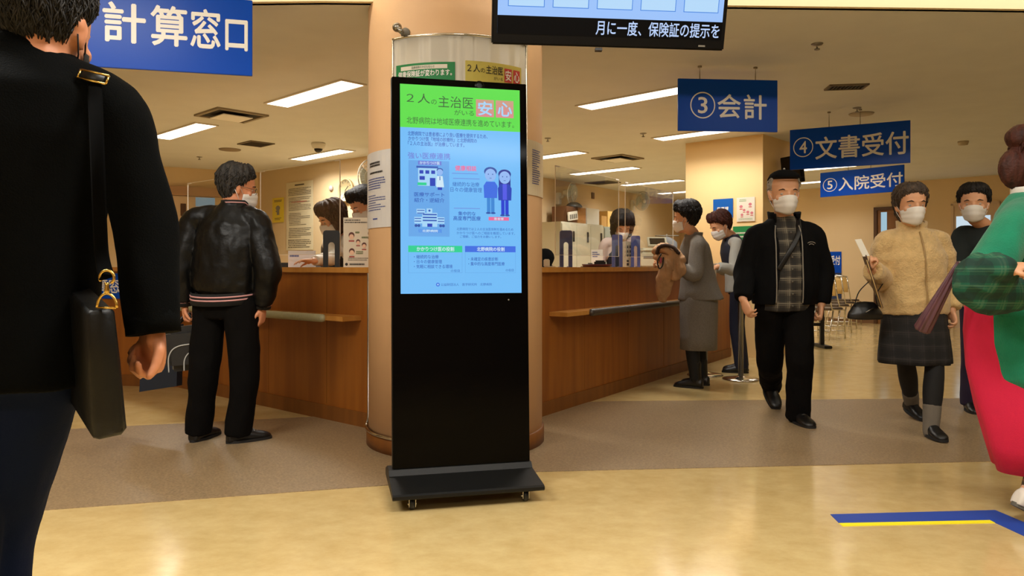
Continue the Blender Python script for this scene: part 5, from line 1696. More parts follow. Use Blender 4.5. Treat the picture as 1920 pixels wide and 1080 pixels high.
# ------------------------------------------------------------------ cloth, hair and skin
M_SKIN = mat('skin', (216, 160, 122), 0.5, var=.05, vscale=(12, 12, 12), bump=.03, bscale=150)
M_SKIN2 = mat('skin_warm', (206, 138, 100), 0.5, var=.06, vscale=(12, 12, 12), bump=.03, bscale=150)
M_MASK = mat('mask_white', (226, 222, 216), 0.8)
M_HAIRB = mat('hair_black', (17, 14, 13), .62, spec=.3, rgb2=(34, 28, 25), vscale=(70, 70, 10), bump=.4, bscale=90)
M_HAIRG = mat('hair_grey_black', (20, 18, 17), .62, spec=.3, rgb2=(62, 58, 54), vscale=(60, 60, 9), bump=.4, bscale=90)
M_HAIRBR = mat('hair_brown', (50, 32, 24), .62, spec=.3, rgb2=(86, 58, 42), vscale=(60, 60, 9), bump=.4, bscale=90)
M_HAIRRED = mat('hair_reddish', (46, 20, 14), .62, spec=.3, rgb2=(78, 36, 24), vscale=(60, 60, 9), bump=.4, bscale=90)
M_BLKCLOTH = mat('cloth_black', (9, 9, 10), 0.9, spec=.12, bump=.15, bscale=260)
M_COAT = mat('coat_black_wool', (6, 7, 7), 0.95, spec=.08, bump=.25, bscale=320)
M_LEATHER = mat('leather_black', (8, 8, 8), 0.42, spec=.25, bump=.12, bscale=70)
M_TROUS = mat('trousers_black', (11, 9, 8), 0.9, spec=.1, bump=.15, bscale=240)
M_JEANS = mat('jeans_dark_navy', (12, 22, 46), 0.9, spec=.12, bump=.15, bscale=240)
M_SHOEB = mat('shoe_black', (12, 11, 11), 0.4)
M_SOLE = mat('sole_dark', (22, 20, 19), 0.7)
M_BRASS = mat('brass', (214, 178, 96), 0.25, 1.0)

def plaid_mat(name, base, dark, light, sx=11.0, sz=11.0, rough=.85):
    m = mat(name, base, rough, bump=.12, bscale=200)
    nt = m.node_tree; b = nt.nodes['Principled BSDF']
    tc = nt.nodes.new('ShaderNodeTexCoord'); sp_ = nt.nodes.new('ShaderNodeSeparateXYZ')
    nt.links.new(tc.outputs['Object'], sp_.inputs[0])
    col_in = None
    def band(sock, sc, ph, lo, hi):
        a = nt.nodes.new('ShaderNodeMath'); a.operation = 'MULTIPLY_ADD'; a.inputs[1].default_value = sc; a.inputs[2].default_value = ph
        nt.links.new(sock, a.inputs[0])
        f = nt.nodes.new('ShaderNodeMath'); f.operation = 'FRACT'; nt.links.new(a.outputs[0], f.inputs[0])
        r = nt.nodes.new('ShaderNodeValToRGB'); r.color_ramp.interpolation = 'CONSTANT'
        e = r.color_ramp.elements; e[0].position = 0; e[0].color = (0, 0, 0, 1); e[1].position = lo; e[1].color = (1, 1, 1, 1)
        q = e.new(hi); q.color = (0, 0, 0, 1)
        nt.links.new(f.outputs[0], r.inputs[0]); return r.outputs[0]
    def over(prev, mask, c, k):
        mx = nt.nodes.new('ShaderNodeMix'); mx.data_type = 'RGBA'
        mu = nt.nodes.new('ShaderNodeMath'); mu.operation = 'MULTIPLY'; mu.inputs[1].default_value = k
        nt.links.new(mask, mu.inputs[0]); nt.links.new(mu.outputs[0], mx.inputs[0])
        if isinstance(prev, tuple): mx.inputs[6].default_value = prev
        else: nt.links.new(prev, mx.inputs[6])
        mx.inputs[7].default_value = lin(c); return mx.outputs[2]
    c = lin(base)
    for sock in (sp_.outputs[0], sp_.outputs[2]):
        sc = sx if sock == sp_.outputs[0] else sz
        c = over(c, band(sock, sc, .1, .05, .5), dark, .6)
        c = over(c, band(sock, sc, .37, .1, .2), light, .65)
        c = over(c, band(sock, sc, .0, .6, .66), light, .45)
    nt.links.new(c, b.inputs['Base Color'])
    return m

def collar(P, m, r=(.075, .07), z0=-.01, z1=.05, t=.008, name='collar', flare=0.0, gap=0, up=None, off=0.0):
    """stand collar round the neck, open in front by gap degrees"""
    k = P.k; c = P.J['nk']; mb = MB()
    F, L = P.F, P.L
    n = 40; rows = []
    for j in range(4):
        q = j / 3; row = []
        for i in range(n + 1):
            a = math.radians(90 + gap / 2 + (360 - gap) * i / n)
            rr = 1 + flare * q
            row.append(mb.bm.verts.new(c + L * r[0] * rr * math.cos(a) * k + F * ((r[1] * rr * math.sin(a)) + off) * k + UP * (z0 + (z1 - z0) * q - .03 * max(0, math.sin(a)) ) * k))
        rows.append(row)
    for A, B in zip(rows[:-1], rows[1:]):
        for i in range(n):
            f = mb.bm.faces.new((A[i], A[i + 1], B[i + 1], B[i])); f.smooth = True
    o = mb.build(name, m, P.root); solidify(o, t, 0)
    return o

def band_ring(P, s, u, r, m, name, w=.01, t=.003):
    """a ring of knit round the forearm at fraction u"""
    el, wr = P.J['el' + s], P.J['wr' + s]; d = (wr - el).normalized(); c = el.lerp(wr, u)
    mb = MB(); mb.lathe([(r, -w), (r + t, -w), (r + t, w), (r, w)], c, 28, axis=d); return mb.build(name, m, P.root)

# ================================================================== 1  man in the black coat, nearest the camera
P = Person('man in a black coat seen from behind, large at the left edge', *(W(12, 500, 1.52).xy), (.12, 1), 1.72)
J = P.J
J['nk'] = W(22, 92, 1.50); J['hd'] = W(80, 62, 1.50)
J['shR'] = W(208, 205, 1.50); J['shL'] = W(-175, 200, 1.56)
J['elR'] = W(272, 415, 1.52); J['wrR'] = W(286, 596, 1.50)
J['elL'] = W(-240, 430, 1.55); J['wrL'] = W(-235, 640, 1.6)
J['pel'] = V(W(20, 500, 1.53).x, 1.53, .93)
J['hipR'] = V(W(78, 500, 1.53).x, 1.53, .90); J['hipL'] = V(W(-60, 500, 1.54).x, 1.54, .90)
J['knR'] = W(-8, 985, 1.62); J['anR'] = V(W(-18, 500, 1.60).x, 1.56, .085)
J['knL'] = V(J['hipL'].x, 1.50, .49); J['anL'] = V(J['hipL'].x, 1.42, .085)
P.look((-.04, .99), 6); P.hs = 1.02
P.hands = {'R': (V(-.10, .22, -.97), V(-.55, -.83, -.1), (58, 72, 42), .1), 'L': (None, None, 30, .1)}
P.body(M_SKIN2, .0055)
P.hair(mat('hair_near_black', (16, 14, 13), .62, spec=.3, rgb2=(48, 44, 40), vscale=(60, 60, 9), bump=.3, bscale=90), 'crew', .012, 2.0, locks=1300, lock_r=.5, rough=.006)
P.mask(mat('mask_black', (14, 14, 15), .8)); 
mb = P.jacket_mb([(-.19, .165, .14), (-.1, .168, .142), (.1, .165, .14), (.4, .175, .145), (.7, .205, .15), (.86, .195, .135), (.95, .14, .10), (1.03, .095, .10)], (.064, .060, .047), .07, 1.0, 0.030)
P.cloth('coat', M_COAT, mb, .009, 4, folds(.006, (7, 7, 3.5), 3))
collar(P, M_COAT, (.092, .100), -.03, .042, .012, flare=-.05, off=.012)
P.trousers(M_JEANS, (.095, .080, .070), (.158, .125), fold=folds(.006, (8, 8, 6), 4))
for s in 'LR': P.shoe(s, M_SHOEB, M_SOLE)
# cuff, buttons
mb = MB(); d = (J['wrR'] - J['elR']).normalized(); mb.lathe([(.047, -.05), (.051, -.05), (.051, .0), (.047, .0)], J['wrR'] + d * .032, 28, axis=d); mb.build('cuff', M_COAT, P.root)

# shoulder bag hanging from his right shoulder
B0 = W(190, 585, 1.36)
r = thing('shoulder_bag', 'slim black shoulder bag with brass ring at the black coated man\'s right hip', 'bag', tuple(W(208, 825, 1.36)))
bd = V(-.64, .75, .18).normalized(); bu = V(-.075, -.06, 1).normalized(); bu = (bu - bd * bu.dot(bd)).normalized(); bs = bd.cross(bu).normalized()
H_ = .242
mb = MB()
BB = B0
def bagpt(x, y, z): return BB + bs * x + bd * y - bu * z
prf = [(-.004, .017, .00, .235), (.004, .023, -.004, .245), (.10, .027, -.006, .262), (.20, .029, -.008, .262), (.234, .030, -.008, .264), (.243, .026, -.002, .258)]
rows = []
for z, w, y0, y1 in prf:
    ring = []
    for (x, y) in ((-w, y0 + .012), (-w * .72, y0), (w * .72, y0), (w, y0 + .012), (w, y1 - .012), (w * .72, y1), (-w * .72, y1), (-w, y1 - .012)):
        ring.append(mb.bm.verts.new(bagpt(x, y, z)))
    rows.append(ring)
for A, Bq in zip(rows[:-1], rows[1:]):
    for i in range(8):
        f = mb.bm.faces.new((A[i], A[(i + 1) % 8], Bq[(i + 1) % 8], Bq[i])); f.smooth = True
mb.bm.faces.new(list(reversed(rows[0]))); mb.bm.faces.new(rows[-1])
mb.build('bag_body', mat('bag_black_leather', (8, 8, 8), .45, spec=.3, bump=.1, bscale=90), r)
dr = B0 + bu * .012 + V(.011, 0, 0)
mb = MB(); mb.tube([dr + V(-.017, 0, -.004), dr + V(.017, 0, -.004)], .0022, 8); mb.tube([dr + V(.018 * math.cos(t), 0, -.004 + .026 * math.sin(t)) for t in [math.pi * i / 14 for i in range(15)]], .0026, 8)
mb.lathe([(.004, 0), (.0045, .006), (.0035, .014), (.0045, .020)], dr + V(0, 0, .022), 12); mb.tube([dr + V(0, 0, .040) + V(.013 * math.cos(t), 0, .011 + .013 * math.sin(t)) for t in [-.9 + 4.6 * i / 16 for i in range(17)]], .0028, 8)
mb.build('brass_ring', M_BRASS, r)
bk = W(176, 142, 1.47)
sp_pts = curve_pts([dr + V(0, .0, .05), W(190, 470, 1.385), W(184, 330, 1.36), W(180, 220, 1.385), W(177, 158, 1.44), W(176, 143, 1.49), W(184, 150, 1.56), W(194, 200, 1.64)], 6)
mb = MB(); mb.tube(sp_pts, [(.013, .0025)] * len(sp_pts), 8, ref=(1, .1, 0)); mb.build('strap', mat('strap_black', (5, 5, 5), .9, spec=.05), r)
mb = MB(); bc = W(175, 144, 1.435); bw, bh = .027, .0095
u_ = V(1, .05, -.22).normalized(); v_ = V(.15, .35, .9).normalized()
for a, b in (((-1, -1), (1, -1)), ((1, -1), (1, 1)), ((1, 1), (-1, 1)), ((-1, 1), (-1, -1))): mb.tube([bc + u_ * a[0] * bw + v_ * a[1] * bh, bc + u_ * b[0] * bw + v_ * b[1] * bh], .0022, 8)
mb.build('strap_slider', M_BRASS, r)
mb = MB(); mb.tube([bc - u_ * .021 - V(0, .001, 0), bc + u_ * .021 - V(0, .001, 0)], [(.0075, .002)] * 2, 8, ref=v_); mb.build('strap_loop', M_BLACK, r)

# ================================================================== 2  man in the leather jacket at the left counter
P = Person('man in a black leather bomber jacket with striped hem, back turned at left counter', *(G(428, 826).xy), (.40, .92), 1.66)
J = P.J
Yb = 4.50
J['nk'] = W(440, 388, Yb); J['hd'] = W(445, 355, Yb + .03)
J['shL'] = W(366, 415, Yb + .03); J['shR'] = W(482, 418, Yb - .04)
J['elL'] = W(341, 505, Yb); J['wrL'] = W(346, 569, Yb + .03)
J['elR'] = W(502, 505, Yb - .08); J['wrR'] = W(493, 573, Yb - .02)
J['pel'] = V(W(420, 500, Yb).x, Yb, .86); J['hipL'] = V(W(393, 500, Yb).x, Yb + .02, .83); J['hipR'] = V(W(455, 500, Yb).x, Yb - .03, .83)
J['knL'] = W(382, 700, Yb + .0); J['anL'] = V(*W(373, 500, 4.55).xy, .085); J['knR'] = W(459, 700, Yb - .02); J['anR'] = V(*W(447, 500, 4.50).xy, .085)
P.toe = {'L': V(.22, 1, 0).normalized(), 'R': V(.80, .60, 0).normalized()}
P.look((.86, .50), 8); P.hs = 1.04
P.hands = {'L': (V(.05, .1, -1), V(.8, .1, 0), (50, 70, 40), 0), 'R': (V(-.1, .15, -1), V(-.9, .1, 0), (22, 30, 20), .1)}
P.body(M_SKIN2, .006)
P.hair(M_HAIRG, 'short', .020, 5.0); P.mask(M_MASK); P.glasses(mat('glasses_frame', (120, 108, 90), .3, .8)); P.eyes()
prof = [(.06, .168, .128), (.09, .190, .148), (.17, .210, .16), (.35, .215, .16), (.6, .215, .155), (.8, .205, .135), (.92, .15, .10), (1.0, .08, .078), (1.05, .07, .072)]
mb = P.jacket_mb(prof, (.074, .074, .052), .075, .94)
def jf(p, n, a=folds(.012, (7, 7, 3.2), 8), b=folds(.005, (16, 16, 12), 9)): return a(p, n) + b(p, n)
P.cloth('jacket', M_LEATHER, mb, .009, 3, jf)
M_KNIT = mat('knit_black', (15, 14, 14), .9, bump=.3, bscale=300); M_STRIPE = mat('stripe_pink', (206, 150, 150), .8)
def hem_ring(z, w, d, hgt, m, name):
    mb = MB(); J = P.J; S = (J['hipL'] - J['hipR']).normalized(); S = V(S.x, S.y, 0).normalized(); Fv = V(-S.y, S.x, 0)
    c = V(J['pel'].x, J['pel'].y, z)
    tilt = lambda a: .012 * math.sin(a)
    rows = []
    for h in (-hgt, hgt):
        rows.append([mb.bm.verts.new(c + S * w * math.cos(a) + Fv * d * math.sin(a) + UP * (h + .035 * math.sin(2 * math.pi * 0 + a) * -1 * .5)) for a in [2 * math.pi * i / 48 for i in range(48)]])
    for i in range(48):
        f = mb.bm.faces.new((rows[0][i], rows[0][(i + 1) % 48], rows[1][(i + 1) % 48], rows[1][i])); f.smooth = True
    o = mb.build(name, m, P.root); solidify(o, .004, 1); return o
hz_ = J['pel'].z + .020
hem_ring(hz_, .198, .156, .036, M_KNIT, 'waistband')
for dz in (.016, -.004): hem_ring(hz_ + dz, .201, .159, .0042, M_STRIPE, 'waistband_stripe')
for s in 'LR':
    band_ring(P, s, .92, .044, M_KNIT, 'cuff', .03, .004)
    for u in (.90, .94): band_ring(P, s, u, .0465, M_STRIPE, 'cuff_stripe', .003, .004)
collar(P, M_KNIT, (.078, .074), -.02, .038, .008); 
collar(P, M_STRIPE, (.081, .077), .020, .026, .004, name='collar_stripe')
P.trousers(M_TROUS, (.105, .086, .078, .080), (.165, .13), fold=folds(.009, (9, 9, 5), 6))
for s in 'LR': P.shoe(s, M_SHOEB, M_SOLE, .275, .047, laces=mat('lace_white', (170, 168, 164), .7))
# carried bags
r = thing('shoulder_bag', 'black bag with grey piping held in the leather jacket man\'s left hand', 'bag', tuple(W(348, 700, 4.52)))
bc = W(352, 652, 4.55)
mb = MB(); M = Matrix.Rotation(math.radians(14), 3, 'Z') @ Matrix.Rotation(math.radians(-5), 3, 'Y'); mb.box(bc, (.25, .13, .27), M, .04, 4); mb.build('bag_body', mat('bag_nylon', (16, 16, 18), .5), r)
mb = MB()
for y in (-.068, .068):
    mb.tube(curve_pts([bc + M @ V(-.105, y, -.13), bc + M @ V(-.095, y, -.03), bc + M @ V(-.04, y, .02), bc + M @ V(.10, y, .025)]), .004, 6)
    mb.tube(curve_pts([bc + M @ V(-.02, y, -.13), bc + M @ V(-.01, y, -.06), bc + M @ V(.03, y, -.02), bc + M @ V(.11, y, -.015)]), .004, 6)
mb.build('piping', mat('piping_grey', (176, 176, 172), .5), r)
hn = J['wrL'] + V(.01, .02, -.07)
mb = MB()
for y in (-.04, .04): mb.tube(curve_pts([bc + M @ V(-.07, y, .12), hn + V(-.012, y * .4, .0), hn + V(.012, y * .4, .0), bc + M @ V(.07, y, .12)]), .008, 8)
mb.build('handle', M_BLACK, r)
r = thing('carrier_bag', 'flat dark navy carrier bag hanging behind the leather jacket man', 'bag', tuple(W(297, 732, 4.75)))
a, b, c, d = W(261, 735, 4.80), W(331, 724, 4.72), W(334, 608, 4.72), W(266, 640, 4.80)
nn = (b - a).cross(d - a).normalized()
mb = MB(); mb.prism([a, b, c, d], nn * -.05); mb.build('bag_body', mat('bag_navy', (20, 32, 48), .6), r)
mb = MB(); mb.tube(curve_pts([c - nn * .02 + (d - c) * .3, hn + V(.0, .05, .01), c - nn * .02 + (d - c) * .05]), .005, 6); mb.build('handle', M_BLACK, r)

# ================================================================== 3  capped man walking toward the camera
P = Person('man in a black cap, open black jacket and plaid shirt walking toward the camera', *(W(1470, 500, 5.1).xy), (-.06, -1), 1.68)
J = P.J
J['nk'] = W(1470, 410, 5.12); J['hd'] = W(1470, 365, 5.06); P.pitch = {'R': 35}
J['shR'] = W(1416, 443, 5.10); J['shL'] = W(1525, 440, 5.10)
J['elR'] = W(1397, 505, 5.12); J['wrR'] = W(1393, 560, 4.98)
J['elL'] = W(1543, 506, 5.14); J['wrL'] = W(1540, 570, 5.08)
J['pel'] = V(W(1470, 500, 5.12).x, 5.12, .86); J['hipR'] = V(W(1445, 500, 5.12).x, 5.12, .83); J['hipL'] = V(W(1497, 500, 5.12).x, 5.12, .83)
J['knR'] = W(1443, 672, 5.26); J['anR'] = V(W(1442, 500, 5.70).x, 5.66, .185)
J['knL'] = W(1500, 668, 5.00); J['anL'] = V(W(1496, 500, 5.08).x, 5.08, .085)
P.toe = {'L': V(.06, -1, 0), 'R': V(0, -1, 0)}
P.look((-.05, -1), 4); P.hs = 1.17
P.hands = {'R': (V(.25, -.35, -.9), V(.75, .3, 0), (30, 40, 25), .1), 'L': (V(-.12, -.15, -1), V(-.9, .2, 0), (48, 60, 35), 0)}
P.body(M_SKIN, .006)
P.hair(mat('hair_grey', (120, 112, 102), .6, rgb2=(170, 160, 146), vscale=(60, 60, 9)), 'bald', .008, 3.0)
P.mask(M_MASK); P.eyes()
# cap
def capfn(a, z):
    s = math.sin(math.radians(a)); zh = .090 if s > 0 else .040 + .050 * (1 + s)
    u = min(1, max(0, (z - zh + .006) / .010)); return -.012 + u * .030
me = P.shell(capfn).mesh(); link_mesh('cap', me, M_BLKCLOTH, P.root)
mb = MB(); rows = []
for j in range(5):
    row = []
    for i in range(21):
        a = 25 + 130 * i / 20; s = math.sin(math.radians(a)); ext = .016 + .055 * (j / 4) * s ** .8
        row.append(mb.bm.verts.new(P.hpt(head_pt(a, .090, ext * .8) + V(0, 0, .004 + .004 * (j / 4)))))
    rows.append(row)
for A, B in zip(rows[:-1], rows[1:]):
    for i in range(20): f = mb.bm.faces.new((A[i], A[i + 1], B[i + 1], B[i])); f.smooth = True
o = mb.build('cap_brim', M_BLKCLOTH, P.root); solidify(o, .004, 0)
mb = MB(); mb.tube([P.hpt(head_pt(62 + 56 * i / 10, .106, .0205)) for i in range(11)], .0035, 6); mb.ball(P.hpt(V(0, -.008, .148)), .008, sub=2); mb.build('cap_badge', mat('badge_silver', (170, 166, 156), .35, .6), P.root)
# shirt
M_PLAID = plaid_mat('shirt_plaid', (62, 56, 46), (22, 20, 19), (128, 120, 104), 14, 12)
prof = [(-.19, .175, .135, .015), (-.08, .175, .145, .02), (.12, .178, .150, .02), (.35, .18, .15, .02), (.6, .175, .14, .01), (.8, .165, .115), (.93, .12, .085), (1.0, .078, .074), (1.03, .07, .07)]
mb = MB(); P.trunk(mb, prof)
for s in 'LR': limb(mb, [(J['nk'].lerp(J['sh' + s], .4) - UP * .03, .045), (J['sh' + s] - UP * .02, .045), (J['sh' + s].lerp(J['el' + s], .4), .045)])
P.cloth('shirt', M_PLAID, mb, .009, 3, folds(.006, (9, 9, 6), 4))
for i in range(7):
    mb = MB(); t = -.12 + i * .155; c = J['pel'].lerp(J['nk'], t) if t >= 0 else J['pel'] + UP * t * .5
    mb.lathe([(.0, .0), (.006, .0), (.006, .003), (0, .003)], c + P.F * (.175 - .04 * max(0, t) ** 2 - .06 * max(0, t - .6)) + P.L * .005, 10, axis=P.F)
    mb.build('shirt_button', mat('button_grey', (90, 84, 74), .4), P.root)
# jacket, open down the front
prof = [(-.12, .215, .165), (.0, .225, .18), (.15, .23, .185), (.4, .225, .175), (.65, .225, .165), (.82, .205, .135), (.93, .15, .105), (1.0, .095, .09), (1.06, .088, .085)]
mb = P.jacket_mb(prof, (.068, .072, .056), .06, .98)
def open_front(c):
    f = (c - J['pel']).dot(P.F); l = (c - J['pel']).dot(P.L); h = c.z - J['pel'].z
    if c.z < J['pel'].z - .055: return False
    if f < .02: return True
    lo = -.095 + .02 * math.sin(h * 6); hi = .075 - .05 * max(0, (h - .25)) / .25 * .4
    if h > .40: lo = -.085; hi = .075
    return not (lo < l < hi)
P.cloth('jacket', M_BLKCLOTH, mb, .009, 3, folds(.009, (8, 8, 4), 11), open_front, .010)
for s, l, nm in ((-1, -.098, 'zip'), (1, .072, 'zip')):
    pts = []
    for i in range(14):
        t = -.08 + .98 * i / 13
        c = J['pel'].lerp(J['nk'], t)
        d = [p for p in prof]
        # forward depth of the jacket at this height
        for a, b in zip(prof[:-1], prof[1:]):
            if a[0] <= t <= b[0]: q = (t - a[0]) / (b[0] - a[0]); w_, d_ = a[1] + (b[1] - a[1]) * q, a[2] + (b[2] - a[2]) * q
        l_ = l * (1 if t < .8 else 1 - (t - .8) * 1.2)
        pts.append(c + P.L * l_ + P.F * (d_ * math.sqrt(max(.05, 1 - (l_ / w_) ** 2)) + .006))
    mb = MB(); mb.tube(curve_pts(pts, 3), .0042, 6); mb.build(nm, mat('zip_grey', (128, 122, 110), .4), P.root)
collar(P, M_BLKCLOTH, (.098, .09), -.02, .05, .010, flare=.10, gap=90)
# chest emblem, strap, belt bag
mb = MB(); ec = J['pel'].lerp(J['nk'], .66) + P.L * .135
for dz, rr in ((0, .028), (-.008, .018)): mb.tube([ec + P.F * (.148 - .2 * (.135 + rr * math.cos(t) - .135)) + P.L * rr * math.cos(t) + UP * (rr * .55 * math.sin(t) + dz) for t in [.35 + 2.4 * i / 10 for i in range(11)]], .0022, 6)
mb.build('emblem', mat('emblem_grey', (150, 142, 130), .6), P.root)
pts = curve_pts([J['nk'] + P.L * .075 + P.F * .05 + UP * .0, J['pel'].lerp(J['nk'], .80) + P.L * .055 + P.F * .135, J['pel'].lerp(J['nk'], .58) - P.L * .01 + P.F * .172, J['pel'].lerp(J['nk'], .34) - P.L * .085 + P.F * .172], 6)
mb = MB(); mb.tube(pts, [(.017, .003)] * len(pts), 8, ref=(1, 0, .7)); mb.build('cross_strap', M_BLACK, P.root)
P.trousers(M_TROUS, (.108, .088, .078, .080), (.17, .135), upto=1.06, fold=folds(.010, (9, 9, 6), 12))
P.shoe('L', M_SHOEB, M_SOLE, .29, .052, 0, .02, laces=mat('lace_dark', (60, 56, 50), .7)); P.shoe('R', M_SHOEB, M_SOLE, .29, .052, 35, .05)

# ================================================================== 4  woman in the beige fleece
P = Person('woman in a beige fleece jacket and dark skirt walking toward the camera', *(W(1710, 500, 4.78).xy), (-.05, -1), 1.54, True)
J = P.J
J['nk'] = W(1709, 428, 4.80); J['hd'] = W(1707, 386, 4.74)
J['shR'] = W(1661, 458, 4.80); J['shL'] = W(1759, 456, 4.80)
J['elR'] = W(1657, 524, 4.82); J['wrR'] = W(1634, 506, 4.58)
J['elL'] = W(1778, 524, 4.84); J['wrL'] = W(1785, 582, 4.74)
J['pel'] = V(W(1713, 500, 4.80).x, 4.80, .84); J['hipR'] = V(W(1690, 500, 4.8).x, 4.8, .81); J['hipL'] = V(W(1740, 500, 4.8).x, 4.8, .81)
J['knR'] = V(W(1695, 500, 4.96).x, 4.94, .44); J['anR'] = V(W(1709, 500, 5.24).x, 5.24, .115)
J['knL'] = V(W(1752, 500, 4.68).x, 4.68, .44); J['anL'] = V(W(1746, 500, 4.64).x, 4.64, .085)
P.toe = {'L': V(-.10, -1, 0), 'R': V(.06, -1, 0)}; P.pitch = {'R': 12}
P.look((-.08, -1), 4); P.hs = 1.06
P.hands = {'R': (V(-.25, -.45, .85), V(.75, -.5, .1), (62, 75, 45), 0), 'L': (V(.1, -.2, -1), V(-.9, 0, 0), (30, 40, 25), .1)}
P.body(M_SKIN, .006)
P.hair(mat('hair_dark_brown', (40, 30, 24), .62, spec=.3, rgb2=(84, 70, 58), vscale=(60, 60, 9), bump=.4, bscale=90), 'mid', .013, 4.0, fringe=-.008); P.mask(M_MASK); P.eyes()
M_FLEECE = mat('fleece_beige', (206, 174, 120), 1.0, var=.10, vscale=(28, 28, 28), bump=.7, bscale=95, sheen=.3)
prof = [(-.16, .225, .17), (-.05, .235, .185), (.12, .23, .185), (.25, .215, .17), (.36, .215, .175), (.6, .215, .17), (.8, .195, .14), (.93, .15, .105), (1.0, .09, .085), (1.06, .078, .078)]
mb = P.jacket_mb(prof, (.080, .080, .058), .075, .92)
def ff(p, n, a=folds(.014, (6, 6, 9), 21), b=folds(.003, (60, 60, 60), 22)): return a(p, n) + b(p, n)
P.cloth('fleece_jacket', M_FLEECE, mb, .009, 3, ff)
collar(P, M_FLEECE, (.088, .085), -.02, .055, .018, flare=.04, gap=14)
mb = MB(); pts = []
for i in range(12):
    t = -.14 + 1.08 * i / 11; c = J['pel'].lerp(J['nk'], t)
    for a, b in zip(prof[:-1], prof[1:]):
        if a[0] <= t <= b[0]: q = (t - a[0]) / (b[0] - a[0]); d_ = a[2] + (b[2] - a[2]) * q
    pts.append(c + P.F * (d_ * P.k + .013))
mb.tube(curve_pts(pts, 3), .005, 6); mb.build('zip', mat('zip_beige', (158, 128, 80), .5), P.root)
def skirt(P, m, rows, name='skirt', wav=.04, nf=7, seed=0.0, open_b=True):
    """rows: (z, centre offset along F, half width, half depth)"""
    mb = MB(); n = 64; R = []; J = P.J
    z0, z1 = rows[0][0], rows[-1][0]
    for z, fo, w, d, lo in rows:
        q = (z0 - z) / max(1e-6, z0 - z1)
        c = V(J['pel'].x, J['pel'].y, z) + P.F * fo + P.L * lo
        R.append([mb.bm.verts.new(c + (P.L * w * math.cos(a) + P.F * d * math.sin(a)) * (1 + wav * q * math.sin(nf * a + seed + 2 * math.sin(a)))) for a in [2 * math.pi * i / n for i in range(n)]])
    for A, B in zip(R[:-1], R[1:]):
        for i in range(n):
            j = (i + 1) % n; f = mb.bm.faces.new((A[i], A[j], B[j], B[i])); f.smooth = True
    o = mb.build(name, m, P.root); solidify(o, .005, -1); return o
M_SKIRT = plaid_mat('skirt_dark_plaid', (24, 22, 22), (12, 11, 11), (44, 40, 38), 14, 12)
skirt(P, M_SKIRT, [(.90, 0, .17, .135, 0), (.80, 0, .19, .155, 0), (.70, 0, .20, .165, 0), (.58, .0, .213, .18, 0), (.48, .0, .222, .19, 0), (.445, .0, .222, .19, 0)], wav=.05)
M_TIGHT = mat('tights_black', (9, 9, 10), .8); M_SOCK = mat('sock_grey', (110, 102, 90), .95, bump=.3, bscale=260)
for s in 'LR':
    mb = MB(); P.leg(mb, s, (.070, .062, .047, .066), 1.0); P.cloth('tights', M_TIGHT, mb, .009, 2)
    mb = MB(); a = J['an' + s]; d = (J['kn' + s] - a).normalized(); limb(mb, [(a - d * .055, .044), (a, .047), (a + d * .05, .051), (a + d * .11, .053)]); P.cloth('sock', M_SOCK, mb, .008, 2, folds(.002, (40, 40, 60), 3))
P.shoe('L', M_SHOEB, M_SOLE, .26, .048); P.shoe('R', M_SHOEB, M_SOLE, .26, .048, 12)
# what she carries
wr = J['wrR']
r = thing('handbag', 'black handbag hanging from the fleece woman\'s raised forearm', 'bag', tuple(W(1625, 598, 4.62)))
c = W(1622, 583, 4.62)
mb = MB()
mb.loft([(c + UP * z, V(w, 0, 0), V(0, d, 0)) for z, w, d in ((-.052, .085, .035), (-.046, .11, .045), (-.015, .104, .048), (.025, .080, .036), (.048, .062, .022), (.056, .05, .008))], 28)
me = fuse(mb, .006, 2); disp(me, folds(.004, (12, 12, 12), 2)); link_mesh('bag_body', me, mat('bag_soft_black', (13, 12, 13), .4), r)
fa = J['elR'].lerp(wr, .45)
top = V(fa.x - .01, c.y - .0, fa.z - .055)
for yy in (-.018,):
    pts = curve_pts([c + V(-.075, yy, .03), c + V(-.045, yy, .12), fa + V(-.045, 0, -.02), fa + V(-.01, -.0, .068), fa + V(.045, .0, -.01), c + V(.06, yy, .10), c + V(.07, yy, .03)], 5)
    mb = MB(); mb.tube(pts, [(.007, .002)] * len(pts), 8, ref=(0, 1, 0)); mb.build('strap', M_BLACK, r)
mb = MB(); mb.tube([c + V(-.02, -.052, -.005), c + V(.03, -.048, .022)], .003, 6); mb.build('zip_glint', M_STEEL, r)
r = thing('document_folder', 'slim dark folder with white sheet sticking up, held by the fleece woman', 'folder', tuple(W(1653, 575, 4.50)))
a, b = W(1621, 472, 4.53), W(1655, 578, 4.50)
ax = (b - a).normalized(); sd = V(.35, .93, 0).normalized(); nn = ax.cross(sd).normalized()
mb = MB(); mb.frame_box(a, sd, ax, nn, -.005, .20, .02, (b - a).length, -.004, .004, .002); mb.build('folder_cover', mat('folder_brown', (60, 34, 26), .4), r)
mb = MB(); mb.frame_box(a, V(.92, .38, .1).normalized(), (W(1629, 480, 4.53) - W(1612, 445, 4.53)).normalized(), V(.3, -.95, .1).normalized(), -.03, .022, -.085, .03, -.0015, .0015); mb.build('white_sheet', mat('sheet_white', (244, 240, 228), .6), r)
mb = MB(); mb.tube([a + ax * .05 - nn * .005 + V(0, -.006, 0), b - nn * .005 + V(0, -.006, 0)], .003, 6); mb.build('edge_trim', mat('trim_tan', (190, 156, 96), .4), r)

